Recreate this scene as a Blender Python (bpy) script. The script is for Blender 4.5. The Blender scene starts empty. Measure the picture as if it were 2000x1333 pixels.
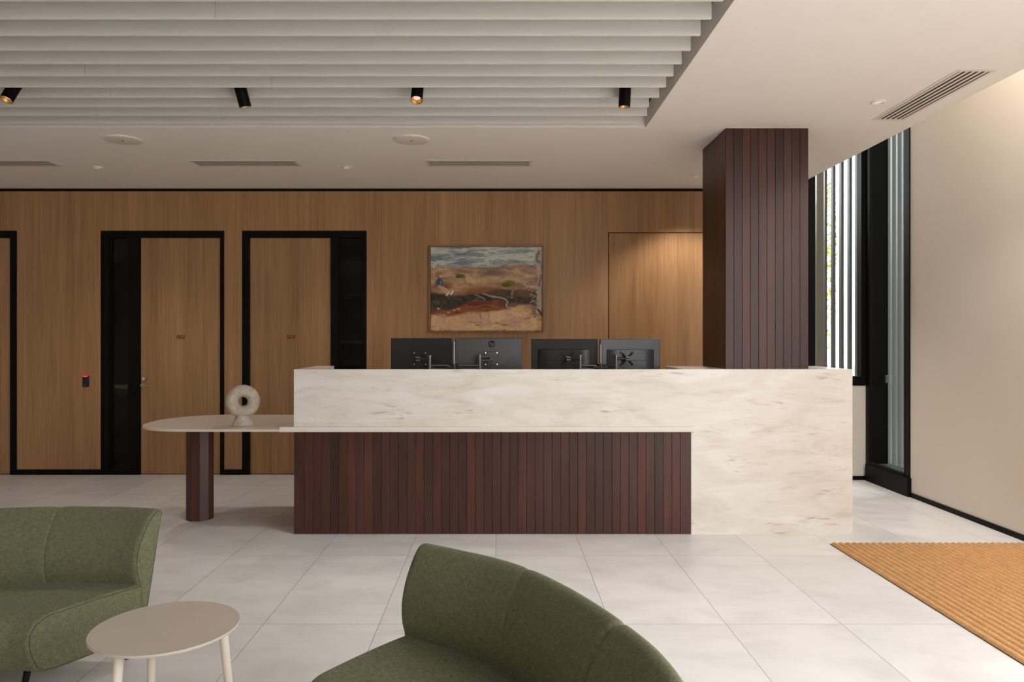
import bpy, bmesh, math, random
import numpy as np
from mathutils import Vector, Matrix

C = bpy.context.scene.collection
SC = bpy.context.scene
PI = math.pi
random.seed(7)

# ------------------------------------------------------------------ camera
cam_d = bpy.data.cameras.new('camera')
cam_d.sensor_width = 36.0
cam_d.lens = 36.0 * 1437.0 / 2000.0
cam_d.shift_x = 0.0125
cam_d.shift_y = -0.00325
cam_d.clip_start = 0.05
cam = bpy.data.objects.new('camera', cam_d)
C.objects.link(cam)
cam.location = (0.0, 0.0, 1.487)
cam.rotation_euler = (PI / 2, 0, 0)
SC.camera = cam

# ------------------------------------------------------------------ view, world, daylight
SC.view_settings.view_transform = 'Standard'
SC.view_settings.look = 'None'
SC.view_settings.gamma = 1.0
SC.view_settings.use_curve_mapping = False
SC.view_settings.exposure = 0.52
SC.cycles.max_bounces = 12
SC.cycles.diffuse_bounces = 7
SC.cycles.glossy_bounces = 5
SC.cycles.transparent_max_bounces = 24
SC.cycles.sample_clamp_indirect = 8.0
SC.cycles.use_denoising = True
SC.cycles.caustics_reflective = False
SC.cycles.caustics_refractive = False

SKY = 10.3
world = bpy.data.worlds.new('overcast_sky')
world.use_nodes = True
SC.world = world
wt = world.node_tree
bg = wt.nodes['Background']
# overcast sky: three times brighter overhead than at the horizon
w_tc = wt.nodes.new('ShaderNodeTexCoord')
w_sp = wt.nodes.new('ShaderNodeSeparateXYZ')
w_mr = wt.nodes.new('ShaderNodeMapRange')
wt.links.new(w_tc.outputs['Generated'], w_sp.inputs[0])
wt.links.new(w_sp.outputs['Z'], w_mr.inputs['Value'])
w_mr.inputs['From Min'].default_value = 0.0
w_mr.inputs['From Max'].default_value = 1.0
w_mr.inputs['To Min'].default_value = SKY / 3
w_mr.inputs['To Max'].default_value = SKY
bg.inputs['Color'].default_value = (0.975, 0.985, 1.0, 1)
wt.links.new(w_mr.outputs[0], bg.inputs['Strength'])


def portal(name, loc, rot, sx, sy):
    l = bpy.data.lights.new(name, 'AREA')
    l.shape = 'RECTANGLE'
    l.size, l.size_y = sx, sy
    l.cycles.is_portal = True
    o = bpy.data.objects.new(name, l)
    C.objects.link(o)
    o.location, o.rotation_euler = loc, rot
    return o


portal('daylight_portal_right', (4.2, -1.6, 2.25), (0, PI / 2, 0), 4.5, 8.2)
portal('daylight_portal_roof', (3.5, -0.75, 4.8), (0, 0, 0), 0.68, 11.5)


def spot(name, loc, target, power, angle, blend, col, size=0.04):
    l = bpy.data.lights.new(name, 'SPOT')
    l.energy, l.spot_size, l.spot_blend, l.color = power, math.radians(angle), blend, col
    l.shadow_soft_size = size
    o = bpy.data.objects.new(name, l)
    C.objects.link(o)
    o.location = loc
    d = Vector(target) - Vector(loc)
    o.rotation_euler = d.to_track_quat('-Z', 'Y').to_euler()
    return o


# ------------------------------------------------------------------ helpers: materials
def lin(r, g, b):
    f = lambda c: (c / 255 / 12.92) if c <= 10 else ((c / 255 + 0.055) / 1.055) ** 2.4
    return (f(r), f(g), f(b), 1)


class NT:
    def __init__(self, name, rough=0.5, metal=0.0, col=(0.8, 0.8, 0.8, 1), spec=0.5):
        self.m = bpy.data.materials.new(name)
        self.m.use_nodes = True
        self.t = self.m.node_tree
        self.b = self.t.nodes['Principled BSDF']
        self.out = self.t.nodes['Material Output']
        self.b.inputs['Base Color'].default_value = col
        self.b.inputs['Roughness'].default_value = rough
        self.b.inputs['Metallic'].default_value = metal
        self.b.inputs['Specular IOR Level'].default_value = spec
        self._co = None

    def n(self, typ, **kw):
        nd = self.t.nodes.new(typ)
        for k, v in kw.items():
            setattr(nd, k, v)
        return nd

    def put(self, sock, v):
        if isinstance(v, bpy.types.NodeSocket):
            self.t.links.new(v, sock)
        else:
            sock.default_value = v

    def co(self):
        if self._co is None:
            self._co = self.n('ShaderNodeTexCoord').outputs['Object']
        return self._co

    def map(self, scale, loc=(0, 0, 0), rot=(0, 0, 0)):
        nd = self.n('ShaderNodeMapping')
        self.put(nd.inputs['Vector'], self.co())
        nd.inputs['Scale'].default_value = scale
        nd.inputs['Location'].default_value = loc
        nd.inputs['Rotation'].default_value = rot
        return nd.outputs[0]

    def noise(self, vec, scale=1.0, detail=4, rough=0.5, dist=0.0):
        nd = self.n('ShaderNodeTexNoise')
        self.put(nd.inputs['Vector'], vec)
        nd.inputs['Scale'].default_value = scale
        nd.inputs['Detail'].default_value = detail
        nd.inputs['Roughness'].default_value = rough
        nd.inputs['Distortion'].default_value = dist
        return nd.outputs['Fac']

    def ramp(self, fac, stops):
        nd = self.n('ShaderNodeValToRGB')
        self.put(nd.inputs['Fac'], fac)
        el = nd.color_ramp.elements
        while len(el) < len(stops):
            el.new(0.5)
        for e, (p, c) in zip(el, stops):
            e.position = p
            e.color = c if not isinstance(c, (int, float)) else (c, c, c, 1)
        return nd.outputs['Color']

    def mix(self, fac, a, b, mode='MIX'):
        nd = self.n('ShaderNodeMix', data_type='RGBA', blend_type=mode)
        self.put(nd.inputs[0], fac)
        self.put(nd.inputs[6], a)
        self.put(nd.inputs[7], b)
        return nd.outputs[2]

    def math(self, op, a, b=0.0, c=0.0):
        nd = self.n('ShaderNodeMath', operation=op)
        self.put(nd.inputs[0], a)
        self.put(nd.inputs[1], b)
        self.put(nd.inputs[2], c)
        return nd.outputs[0]

    def bump(self, h, strength=0.2, dist=0.01):
        nd = self.n('ShaderNodeBump')
        nd.inputs['Strength'].default_value = strength
        nd.inputs['Distance'].default_value = dist
        self.put(nd.inputs['Height'], h)
        self.t.links.new(nd.outputs[0], self.b.inputs['Normal'])

    def base(self, v):
        self.put(self.b.inputs['Base Color'], v)
        return self.m


def m_plain(name, col, rough=0.5, metal=0.0, spec=0.5, var=0.04, scale=6.0):
    t = NT(name, rough, metal, col, spec)
    f = t.noise(t.map((1, 1, 1)), scale, 3)
    a = tuple(c * (1 - var) for c in col[:3]) + (1,)
    b = tuple(min(1, c * (1 + var)) for c in col[:3]) + (1,)
    return t.base(t.ramp(f, [(0.3, a), (0.7, b)]))


def m_oak(name, seed=0.0, tint=1.0):
    t = NT(name, 0.42, 0, spec=0.35)
    fine = t.noise(t.map((70, 70, 1.6), (seed, 0, seed)), 1.0, 5, 0.65, 0.3)
    med = t.noise(t.map((16, 16, 0.7), (seed * 2, 0, 3)), 1.0, 4, 0.6, 0.8)
    band = t.noise(t.map((5.5, 5.5, 0.06), (seed * 3, 0, 1)), 1.0, 2, 0.5)
    f = t.math('ADD', t.math('MULTIPLY', fine, 0.40), t.math('MULTIPLY', med, 0.30))
    f = t.math('ADD', f, t.math('MULTIPLY', band, 0.30))
    k = tint
    col = t.ramp(f, [(0.30, (0.165 * k, 0.082 * k, 0.032 * k, 1)), (0.46, (0.270 * k, 0.145 * k, 0.064 * k, 1)),
                     (0.60, (0.350 * k, 0.200 * k, 0.097 * k, 1)), (0.72, (0.42 * k, 0.255 * k, 0.132 * k, 1))])
    t.bump(fine, 0.05, 0.002)
    return t.base(col)


def m_darkwood():
    t = NT('dark_timber_boards', 0.34, 0, spec=0.32)
    rnd = t.n('ShaderNodeNewGeometry').outputs['Random Per Island']
    col = t.ramp(rnd, [(0.0, (0.040, 0.0155, 0.0115, 1)), (0.3, (0.052, 0.0195, 0.0140, 1)), (0.55, (0.060, 0.0230, 0.0165, 1)),
                       (0.75, (0.080, 0.0235, 0.0155, 1)), (0.9, (0.048, 0.0195, 0.0145, 1)), (1.0, (0.092, 0.026, 0.016, 1))])
    g = t.noise(t.map((60, 60, 1.5)), 1.0, 5, 0.6, 0.4)
    blot = t.noise(t.map((9, 9, 1.2)), 1.0, 3, 0.5)
    col = t.mix(1.0, col, t.ramp(g, [(0.3, 0.70), (0.7, 1.25)]), 'MULTIPLY')
    col = t.mix(1.0, col, t.ramp(blot, [(0.3, 0.8), (0.7, 1.2)]), 'MULTIPLY')
    t.put(t.b.inputs['Roughness'], t.ramp(g, [(0.3, 0.30), (0.7, 0.42)]))
    return t.base(col)


def m_marble():
    t = NT('cream_veined_stone', 0.28, 0, spec=0.45)
    big = t.noise(t.map((1.3, 1.3, 4.4), (3, 0, 7), (0, 0.10, 0)), 1.5, 7, 0.62, 0.9)
    col = t.ramp(big, [(0.30, (0.60, 0.55, 0.485, 1)), (0.42, (0.675, 0.632, 0.575, 1)), (0.55, (0.715, 0.682, 0.635, 1)), (0.68, (0.76, 0.735, 0.70, 1))])
    soft = t.noise(t.map((2.4, 2.4, 14), (1, 5, 2), (0, 0.12, 0)), 1.4, 6, 0.6, 0.7)
    col = t.mix(t.ramp(soft, [(0.54, 0.0), (0.72, 0.50)]), col, (0.55, 0.475, 0.40, 1))
    st = t.noise(t.map((3.4, 3.4, 26), (9, 2, 4), (0, 0.07, 0)), 1.3, 7, 0.62, 0.55)
    gate = t.noise(t.map((3.0, 3.0, 7), (5, 1, 9)), 1.0, 2, 0.5)
    msk = t.math('MULTIPLY', t.ramp(st, [(0.56, 0.0), (0.68, 1.0)]), t.ramp(gate, [(0.53, 0.0), (0.62, 0.85)]))
    col = t.mix(msk, col, (0.36, 0.27, 0.19, 1))
    return t.base(col)


def m_floor():
    t = NT('grey_porcelain_tiles', 0.34, 0, spec=0.5)
    sep = t.n('ShaderNodeSeparateXYZ')
    t.put(sep.inputs[0], t.co())
    u = t.math('DIVIDE', t.math('ADD', sep.outputs[0], 0.023 + 60.0), 0.6)
    v = t.math('DIVIDE', t.math('ADD', sep.outputs[1], -3.816 + 60.0), 1.2)
    fu, fv = t.math('FRACT', u), t.math('FRACT', v)
    du = t.math('MULTIPLY', t.math('MINIMUM', fu, t.math('SUBTRACT', 1.0, fu)), 0.6)
    dv = t.math('MULTIPLY', t.math('MINIMUM', fv, t.math('SUBTRACT', 1.0, fv)), 1.2)
    d = t.math('MINIMUM', du, dv)
    gr = t.math('LESS_THAN', d, 0.0016)
    wn = t.n('ShaderNodeTexWhiteNoise', noise_dimensions='2D')
    cmb = t.n('ShaderNodeCombineXYZ')
    t.put(cmb.inputs[0], t.math('FLOOR', u))
    t.put(cmb.inputs[1], t.math('FLOOR', v))
    t.put(wn.inputs['Vector'], cmb.outputs[0])
    # each tile shifts the cloud pattern
    off = t.n('ShaderNodeVectorMath', operation='MULTIPLY_ADD')
    t.put(off.inputs[0], wn.outputs['Color'])
    off.inputs[1].default_value = (13, 13, 13)
    t.put(off.inputs[2], t.co())
    mp = t.n('ShaderNodeMapping')
    t.put(mp.inputs[0], off.outputs[0])
    mp.inputs['Scale'].default_value = (1.6, 2.6, 1)
    mp.inputs['Rotation'].default_value = (0, 0, 0.6)
    cl = t.noise(mp.outputs[0], 1.7, 7, 0.62, 0.6)
    col = t.ramp(cl, [(0.3, (0.59, 0.57, 0.55, 1)), (0.5, (0.67, 0.65, 0.635, 1)), (0.7, (0.72, 0.70, 0.685, 1))])
    tint = t.ramp(wn.outputs['Value'], [(0, 0.95), (1, 1.03)])
    col = t.mix(1.0, col, tint, 'MULTIPLY')
    col = t.mix(gr, col, (0.24, 0.22, 0.20, 1))
    t.put(t.b.inputs['Roughness'], t.ramp(cl, [(0.3, 0.30), (0.7, 0.42)]))
    t.bump(t.math('SMOOTH_MIN', d, 0.003, 0.002), 0.25, 0.3)
    return t.base(col)


def m_fabric(name, a, b, c):
    t = NT(name, 0.95, 0, spec=0.15)
    w1 = t.noise(t.map((520, 520, 90)), 1.0, 2, 0.6)
    w2 = t.noise(t.map((110, 110, 620)), 1.0, 2, 0.6)
    blot = t.noise(t.map((1, 1, 1)), 60, 5, 0.7)
    f = t.math('ADD', t.math('MULTIPLY', w1, 0.36), t.math('MULTIPLY', w2, 0.36))
    f = t.math('ADD', f, t.math('MULTIPLY', blot, 0.28))
    col = t.ramp(f, [(0.36, a), (0.5, b), (0.64, c)])
    t.b.inputs['Sheen Weight'].default_value = 0.10
    t.b.inputs['Sheen Roughness'].default_value = 0.5
    t.b.inputs['Sheen Tint'].default_value = (0.8, 0.85, 0.65, 1)
    t.bump(f, 0.25, 0.002)
    return t.base(col)


def m_coir():
    t = NT('coir_mat', 0.95, 0, spec=0.1)
    f = t.noise(t.map((1, 0.45, 1)), 260, 4, 0.7)
    g = t.noise(t.map((1, 1, 1)), 18, 4, 0.6)
    col = t.ramp(f, [(0.3, (0.30, 0.145, 0.055, 1)), (0.5, (0.53, 0.29, 0.125, 1)), (0.7, (0.68, 0.42, 0.21, 1))])
    col = t.mix(1.0, col, t.ramp(g, [(0.3, 0.88), (0.7, 1.1)]), 'MULTIPLY')
    t.bump(f, 0.5, 0.004)
    return t.base(col)


def m_stone():
    t = NT('speckled_plaster', 0.8, 0, spec=0.3)
    f = t.noise(t.map((1, 1, 1)), 26, 6, 0.65)
    g = t.noise(t.map((1, 1, 1)), 95, 3, 0.6)
    col = t.ramp(f, [(0.3, (0.36, 0.30, 0.23, 1)), (0.5, (0.47, 0.41, 0.33, 1)), (0.7, (0.56, 0.50, 0.41, 1))])
    col = t.mix(t.ramp(g, [(0.62, 0.0), (0.72, 0.4)]), col, (0.68, 0.62, 0.52, 1))
    t.bump(f, 0.3, 0.004)
    return t.base(col)


def m_glass(name, tint=(0.9, 0.92, 0.92, 1), ior=1.5):
    t = NT(name)
    t.t.nodes.remove(t.b)
    tr = t.n('ShaderNodeBsdfTransparent')
    tr.inputs[0].default_value = tint
    gl = t.n('ShaderNodeBsdfGlossy')
    gl.inputs['Roughness'].default_value = 0.02
    fr = t.n('ShaderNodeFresnel')
    fr.inputs[0].default_value = ior
    mx = t.n('ShaderNodeMixShader')
    bf = t.n('ShaderNodeNewGeometry').outputs['Backfacing']
    t.put(mx.inputs[0], t.math('MULTIPLY', fr.outputs[0], t.math('SUBTRACT', 1.0, bf)))
    t.t.links.new(tr.outputs[0], mx.inputs[1])
    t.t.links.new(gl.outputs[0], mx.inputs[2])
    t.t.links.new(mx.outputs[0], t.out.inputs['Surface'])
    return t.m


def m_emit(name, col, strength):
    t = NT(name, 0.4, 0, col)
    t.b.inputs['Emission Color'].default_value = col
    t.b.inputs['Emission Strength'].default_value = strength
    return t.m


def m_attr(name):
    t = NT(name, 0.55, 0, spec=0.35)
    a = t.n('ShaderNodeAttribute', attribute_name='Col')
    w = t.noise(t.map((1, 1, 1)), 900, 2)
    t.bump(w, 0.15, 0.001)
    return t.base(a.outputs['Color'])


def m_leaf():
    t = NT('leaves', 0.6, 0, spec=0.3)
    rnd = t.n('ShaderNodeNewGeometry').outputs['Random Per Island']
    col = t.ramp(rnd, [(0, (0.22, 0.22, 0.05, 1)), (0.5, (0.42, 0.38, 0.10, 1)), (1, (0.60, 0.52, 0.18, 1))])  # leaf colours lightened to carry the glow of backlight
    return t.base(col)


OAK = m_oak('oak_veneer', 0.0, 1.22)
OAK_D = m_oak('oak_veneer_doors', 4.3, 1.17)
DARK = m_darkwood()
MARBLE = m_marble()
FLOOR = m_floor()
CEIL = m_plain('white_ceiling_paint', (0.86, 0.825, 0.775, 1), 0.9, 0, 0.2, 0.01)
SLAT = m_plain('pale_slat_paint', (0.74, 0.72, 0.665, 1), 0.75, 0, 0.3, 0.015)
WALLP = m_plain('warm_white_wall_paint', (0.72, 0.66, 0.585, 1), 0.85, 0, 0.25, 0.015, 1.5)
BLACK = m_plain('black_powder_coat', (0.0040, 0.0036, 0.0033, 1), 0.5, 0, 0.12, 0.1)
VOID = m_plain('dark_plenum', (0.05, 0.048, 0.045, 1), 0.95, 0, 0.1)
VENTW = m_plain('white_vent_enamel', (0.74, 0.69, 0.63, 1), 0.5, 0, 0.4, 0.02)
VENTD = m_plain('dark_duct', (0.06, 0.053, 0.046, 1), 0.9, 0, 0.1)
TABLET = m_plain('beige_solid_surface', (0.60, 0.53, 0.45, 1), 0.3, 0, 0.5, 0.015)
LEDGE = m_plain('cream_solid_surface', (0.69, 0.645, 0.585, 1), 0.3, 0, 0.5, 0.015)
SIDET = m_plain('beige_lacquered_metal', (0.52, 0.45, 0.375, 1), 0.45, 0, 0.4, 0.02)
SIDEL = m_plain('cream_lacquered_leg', (0.66, 0.60, 0.51, 1), 0.45, 0, 0.4, 0.02)
FAB = m_fabric('olive_woven_fabric', (0.078, 0.079, 0.044, 1), (0.132, 0.133, 0.076, 1), (0.200, 0.200, 0.125, 1))
SEAM = m_plain('dark_olive_thread', (0.045, 0.047, 0.026, 1), 0.95, 0, 0.1)
COIR = m_coir()
STONE = m_stone()
CHROME = m_plain('satin_steel', (0.62, 0.58, 0.52, 1), 0.28, 1.0, 0.5, 0.03)
GREYM = m_plain('grey_metal', (0.20, 0.195, 0.19, 1), 0.38, 0.8, 0.5, 0.03)
MONB = m_plain('black_monitor_plastic', (0.014, 0.0135, 0.014, 1), 0.38, 0, 0.5, 0.05)
MONG = m_plain('lit_monitor_back', (0.032, 0.031, 0.031, 1), 0.27, 0.1, 0.35, 0.03)  # lighter copy of the black back, stands in for window reflection
MONG2 = m_plain('lit_monitor_back_bluish', (0.045, 0.046, 0.052, 1), 0.30, 0.1, 0.35, 0.03)  # window reflection put into the colour here too
LOGOG = m_plain('grey_logo_print', (0.13, 0.13, 0.13, 1), 0.5, 0, 0.3, 0.02)
SCREEN = m_plain('dark_screen', (0.01, 0.01, 0.012, 1), 0.12, 0, 0.5, 0.02)
BRASS = m_plain('gold_reflector', (0.80, 0.46, 0.13, 1), 0.42, 1.0, 0.5, 0.03)
LENS = m_emit('frosted_lens', (0.95, 0.88, 0.78, 1), 0.30)
REDL = m_emit('red_indicator', (1.0, 0.04, 0.03, 1), 0.9)
DOORNUM = m_plain('dark_brown_numeral', (0.035, 0.022, 0.014, 1), 0.5, 0, 0.3)
GLASS = m_glass('clear_glass')
GLASSD = m_glass('smoked_sidelight_glass', (0.72, 0.72, 0.69, 1), 1.3)
FIN = m_plain('pale_grey_fin_coat', (0.12, 0.123, 0.122, 1), 0.6, 0, 0.4, 0.03)
FIN2 = m_plain('white_fin_coat', (0.16, 0.163, 0.155, 1), 0.5, 0, 0.4, 0.03)
FIN3 = m_plain('dark_gap_shade', (0.012, 0.012, 0.012, 1), 0.7, 0, 0.1)  # shade of the gaps between the fins, put into the colour
FRAMEOAK = m_oak('oak_picture_frame', 2.0, 0.9)
PAINT = m_attr('oil_paint')
LEAF = m_leaf()
BARK = m_plain('bark', (0.10, 0.07, 0.05, 1), 0.9, 0, 0.1, 0.2, 20)
PAVE = m_plain('outdoor_paving', (0.20, 0.19, 0.18, 1), 0.9, 0, 0.2, 0.08)
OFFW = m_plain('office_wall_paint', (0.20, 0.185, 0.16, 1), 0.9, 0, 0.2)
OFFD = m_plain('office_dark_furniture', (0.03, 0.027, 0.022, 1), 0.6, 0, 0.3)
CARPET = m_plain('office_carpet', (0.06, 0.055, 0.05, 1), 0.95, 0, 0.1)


# ------------------------------------------------------------------ helpers: meshes
class MB:
    def __init__(self):
        self.v, self.f = [], []

    def add(self, vs, fs):
        n = len(self.v)
        self.v += [tuple(p) for p in vs]
        self.f += [tuple(i + n for i in q) for q in fs]
        return self

    def box(self, x0, x1, y0, y1, z0, z1):
        vs = [(x0, y0, z0), (x1, y0, z0), (x1, y1, z0), (x0, y1, z0), (x0, y0, z1), (x1, y0, z1), (x1, y1, z1), (x0, y1, z1)]
        return self.add(vs, [(3, 2, 1, 0), (4, 5, 6, 7), (0, 1, 5, 4), (1, 2, 6, 5), (2, 3, 7, 6), (3, 0, 4, 7)])

    def prism(self, poly, z0, z1):
        n = len(poly)
        vs = [(x, y, z0) for x, y in poly] + [(x, y, z1) for x, y in poly]
        fs = [tuple(range(n - 1, -1, -1)), tuple(range(n, 2 * n))]
        fs += [(i, (i + 1) % n, n + (i + 1) % n, n + i) for i in range(n)]
        return self.add(vs, fs)

    def lathe(self, prof, seg=40, o=(0, 0, 0), axis='z', cap=True):
        vs, fs = [], []
        m = len(prof)
        for i in range(seg):
            a = 2 * PI * i / seg
            for r, z in prof:
                if axis == 'z':
                    vs.append((o[0] + r * math.cos(a), o[1] + r * math.sin(a), o[2] + z))
                else:
                    vs.append((o[0] + r * math.cos(a), o[1] + z, o[2] - r * math.sin(a)))
        for i in range(seg):
            j = (i + 1) % seg
            for k in range(m - 1):
                fs.append((i * m + k, j * m + k, j * m + k + 1, i * m + k + 1))
        if cap and prof[0][0] > 1e-6:
            fs.append(tuple(i * m for i in range(seg - 1, -1, -1)))
        if cap and prof[-1][0] > 1e-6:
            fs.append(tuple(i * m + m - 1 for i in range(seg)))
        return self.add(vs, fs)

    def tube(self, pts, r, seg=10, closed=False, r1=None):
        pts = [Vector(p) for p in pts]
        n = len(pts)
        up = Vector((0, 0, 1))
        vs, fs = [], []
        prev = None
        for i, p in enumerate(pts):
            if closed:
                d = pts[(i + 1) % n] - pts[i - 1]
            else:
                d = pts[min(i + 1, n - 1)] - pts[max(i - 1, 0)]
            d.normalize()
            if prev is None:
                a = d.cross(up)
                if a.length < 1e-3:
                    a = d.cross(Vector((1, 0, 0)))
            else:
                a = prev - d * prev.dot(d)
            a.normalize()
            prev = a
            b = d.cross(a)
            rr = r if r1 is None else r + (r1 - r) * i / max(1, n - 1)
            for k in range(seg):
                t = 2 * PI * k / seg
                vs.append(p + a * (rr * math.cos(t)) + b * (rr * math.sin(t)))
        for i in range(n if closed else n - 1):
            j = (i + 1) % n
            for k in range(seg):
                l = (k + 1) % seg
                fs.append((i * seg + k, i * seg + l, j * seg + l, j * seg + k))
        if not closed:
            fs.append(tuple(range(seg - 1, -1, -1)))
            fs.append(tuple((n - 1) * seg + k for k in range(seg)))
        return self.add(vs, fs)

    def xf(self, M):
        self.v = [tuple(M @ Vector(p)) for p in self.v]
        return self

    def build(self, name, mat, parent=None, bevel=0.0, smooth=None, seg=2):
        me = bpy.data.meshes.new(name)
        me.from_pydata(self.v, [], self.f)
        bm = bmesh.new()
        bm.from_mesh(me)
        bmesh.ops.remove_doubles(bm, verts=bm.verts, dist=1e-5)
        bmesh.ops.recalc_face_normals(bm, faces=bm.faces)
        bm.to_mesh(me)
        bm.free()
        me.materials.append(mat)
        if smooth is not None:
            for p in me.polygons:
                p.use_smooth = True
            me.set_sharp_from_angle(angle=math.radians(smooth))
        o = bpy.data.objects.new(name, me)
        C.objects.link(o)
        if parent is not None:
            o.parent = parent
        if bevel > 0:
            md = o.modifiers.new('bevel', 'BEVEL')
            md.width = bevel
            md.segments = seg
            md.limit_method = 'ANGLE'
            md.angle_limit = math.radians(40)
        return o


def BX(*a):
    return MB().box(*a)


def tag(o, label, cat, group=None):
    o['label'] = label
    o['category'] = cat
    if group:
        o['group'] = group
    return o


def thing(name, label, cat, loc=(0, 0, 0), rz=0.0, group=None):
    o = bpy.data.objects.new(name, None)
    C.objects.link(o)
    o.location = loc
    o.rotation_euler = (0, 0, rz)
    o.empty_display_size = 0.1
    return tag(o, label, cat, group)


def struct(o, label=None, cat=None):
    o['kind'] = 'structure'
    if label:
        o['label'] = label
    if cat:
        o['category'] = cat
    return o


def sempty(name, loc=(0, 0, 0)):
    o = bpy.data.objects.new(name, None)
    C.objects.link(o)
    o.location = loc
    o.empty_display_size = 0.1
    o['kind'] = 'structure'
    return o


def dup(root, loc, label, rz=None):
    r = root.copy()
    C.objects.link(r)
    r.location = loc
    if rz is not None:
        r.rotation_euler = (0, 0, rz)
    r['label'] = label
    for ch in list(root.children):
        c = ch.copy()
        C.objects.link(c)
        c.parent = r
        for g in list(ch.children):
            d = g.copy()
            C.objects.link(d)
            d.parent = c
    return r


def text_mesh(body, size, depth, mat, name, parent, loc, shear=0.0):
    cu = bpy.data.curves.new('t', 'FONT')
    cu.body = body
    cu.size = size
    cu.extrude = depth
    cu.shear = shear
    cu.align_x = 'CENTER'
    cu.align_y = 'CENTER'
    ob = bpy.data.objects.new('t', cu)
    C.objects.link(ob)
    dg = bpy.context.evaluated_depsgraph_get()
    dg.update()
    me = bpy.data.meshes.new_from_object(ob.evaluated_get(dg))
    bpy.data.objects.remove(ob)
    bpy.data.curves.remove(cu)
    me.materials.clear()
    me.materials.append(mat)
    o = bpy.data.objects.new(name, me)
    C.objects.link(o)
    o.parent = parent
    o.location = loc
    o.rotation_euler = (PI / 2, 0, 0)
    return o


# ------------------------------------------------------------------ room shell
CZ = 3.107            # ceiling height
WY = 7.97             # face of the oak wall
RX = 3.84             # face of the white right wall
struct(BX(-7.2, 4.2, -7.2, 11.3, -0.2, 0.0).build('floor', FLOOR), 'pale grey large format tiled floor', 'floor')
struct(BX(-30, 40, 11.3, 40, -0.3, -0.06).box(4.2, 40, -20, 11.3, -0.3, -0.06).box(-30, 4.2, -20, -7.2, -0.3, -0.06)
       .build('ground', PAVE), 'paving outside the building', 'ground')

ce = MB()
ce.box(-7.0, 3.16, 5.664, 8.07, CZ, CZ + 0.15)
ce.box(1.127, 3.16, -7.0, 5.664, CZ, CZ + 0.15)
ce.box(-7.0, 1.127, -7.0, 0.9, CZ, CZ + 0.15)
ce.box(-7.0, -6.6, 0.9, 5.664, CZ, CZ + 0.15)
ceiling = struct(ce.build('ceiling', CEIL), 'white plaster ceiling around the slatted recess', 'ceiling')
BX(-7.0, 3.16, -7.0, 8.07, CZ + 0.15, CZ + 0.25).build('plenum_shade_board', VOID, ceiling)  # dark board paints in the shade of the void above the slats
BX(3.10, 3.16, -7.0, 8.07, CZ + 0.15, 4.6).build('bulkhead', CEIL, ceiling)
BX(3.10, 4.25, 5.0, 8.30, 4.6, 4.75).box(3.84, 4.25, -7.0, 5.0, 4.6, 4.75).box(3.10, 3.84, -7.0, -6.5, 4.6, 4.75).build('upper_soffit', CEIL, ceiling)

# oak wall with its openings
D2 = (-4.315, -2.978)
D3 = (-2.784, -1.436)
D1 = (-6.55, -5.224)
DT = 2.646
F4 = (1.181, 2.35, 2.630)
T = 0.10
w = MB()
topz = CZ - 0.034
for x0, x1, z0, z1 in [(-7.0, D1[0], 0, topz), (D1[0], D1[1], DT, topz), (D1[1], D2[0], 0, topz), (D2[0], D2[1], DT, topz),
                       (D2[1], D3[0], 0, topz), (D3[0], D3[1], DT, topz), (D3[1], F4[0], 0, topz), (F4[0], F4[1], F4[2], topz),
                       (F4[1], 3.2, 0, topz)]:
    w.box(x0, x1, WY, WY + T, z0, z1)
struct(w.build('wall_back', OAK), 'oak veneer panelled back wall', 'wall')
struct(BX(-7.0, 3.2, WY + 0.015, WY + T, topz, CZ).build('trim_1', BLACK), 'black shadow gap along the top of the oak wall', 'trim')
bb = MB()
for x0, x1 in [(-7.0, D1[0]), (D1[1], D2[0]), (D2[1], D3[0]), (D3[1], F4[0])]:
    bb.box(x0, x1, WY - 0.008, WY, 0, 0.06)
struct(bb.build('baseboard_back', BLACK), 'black baseboard under the oak wall', 'baseboard')


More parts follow.
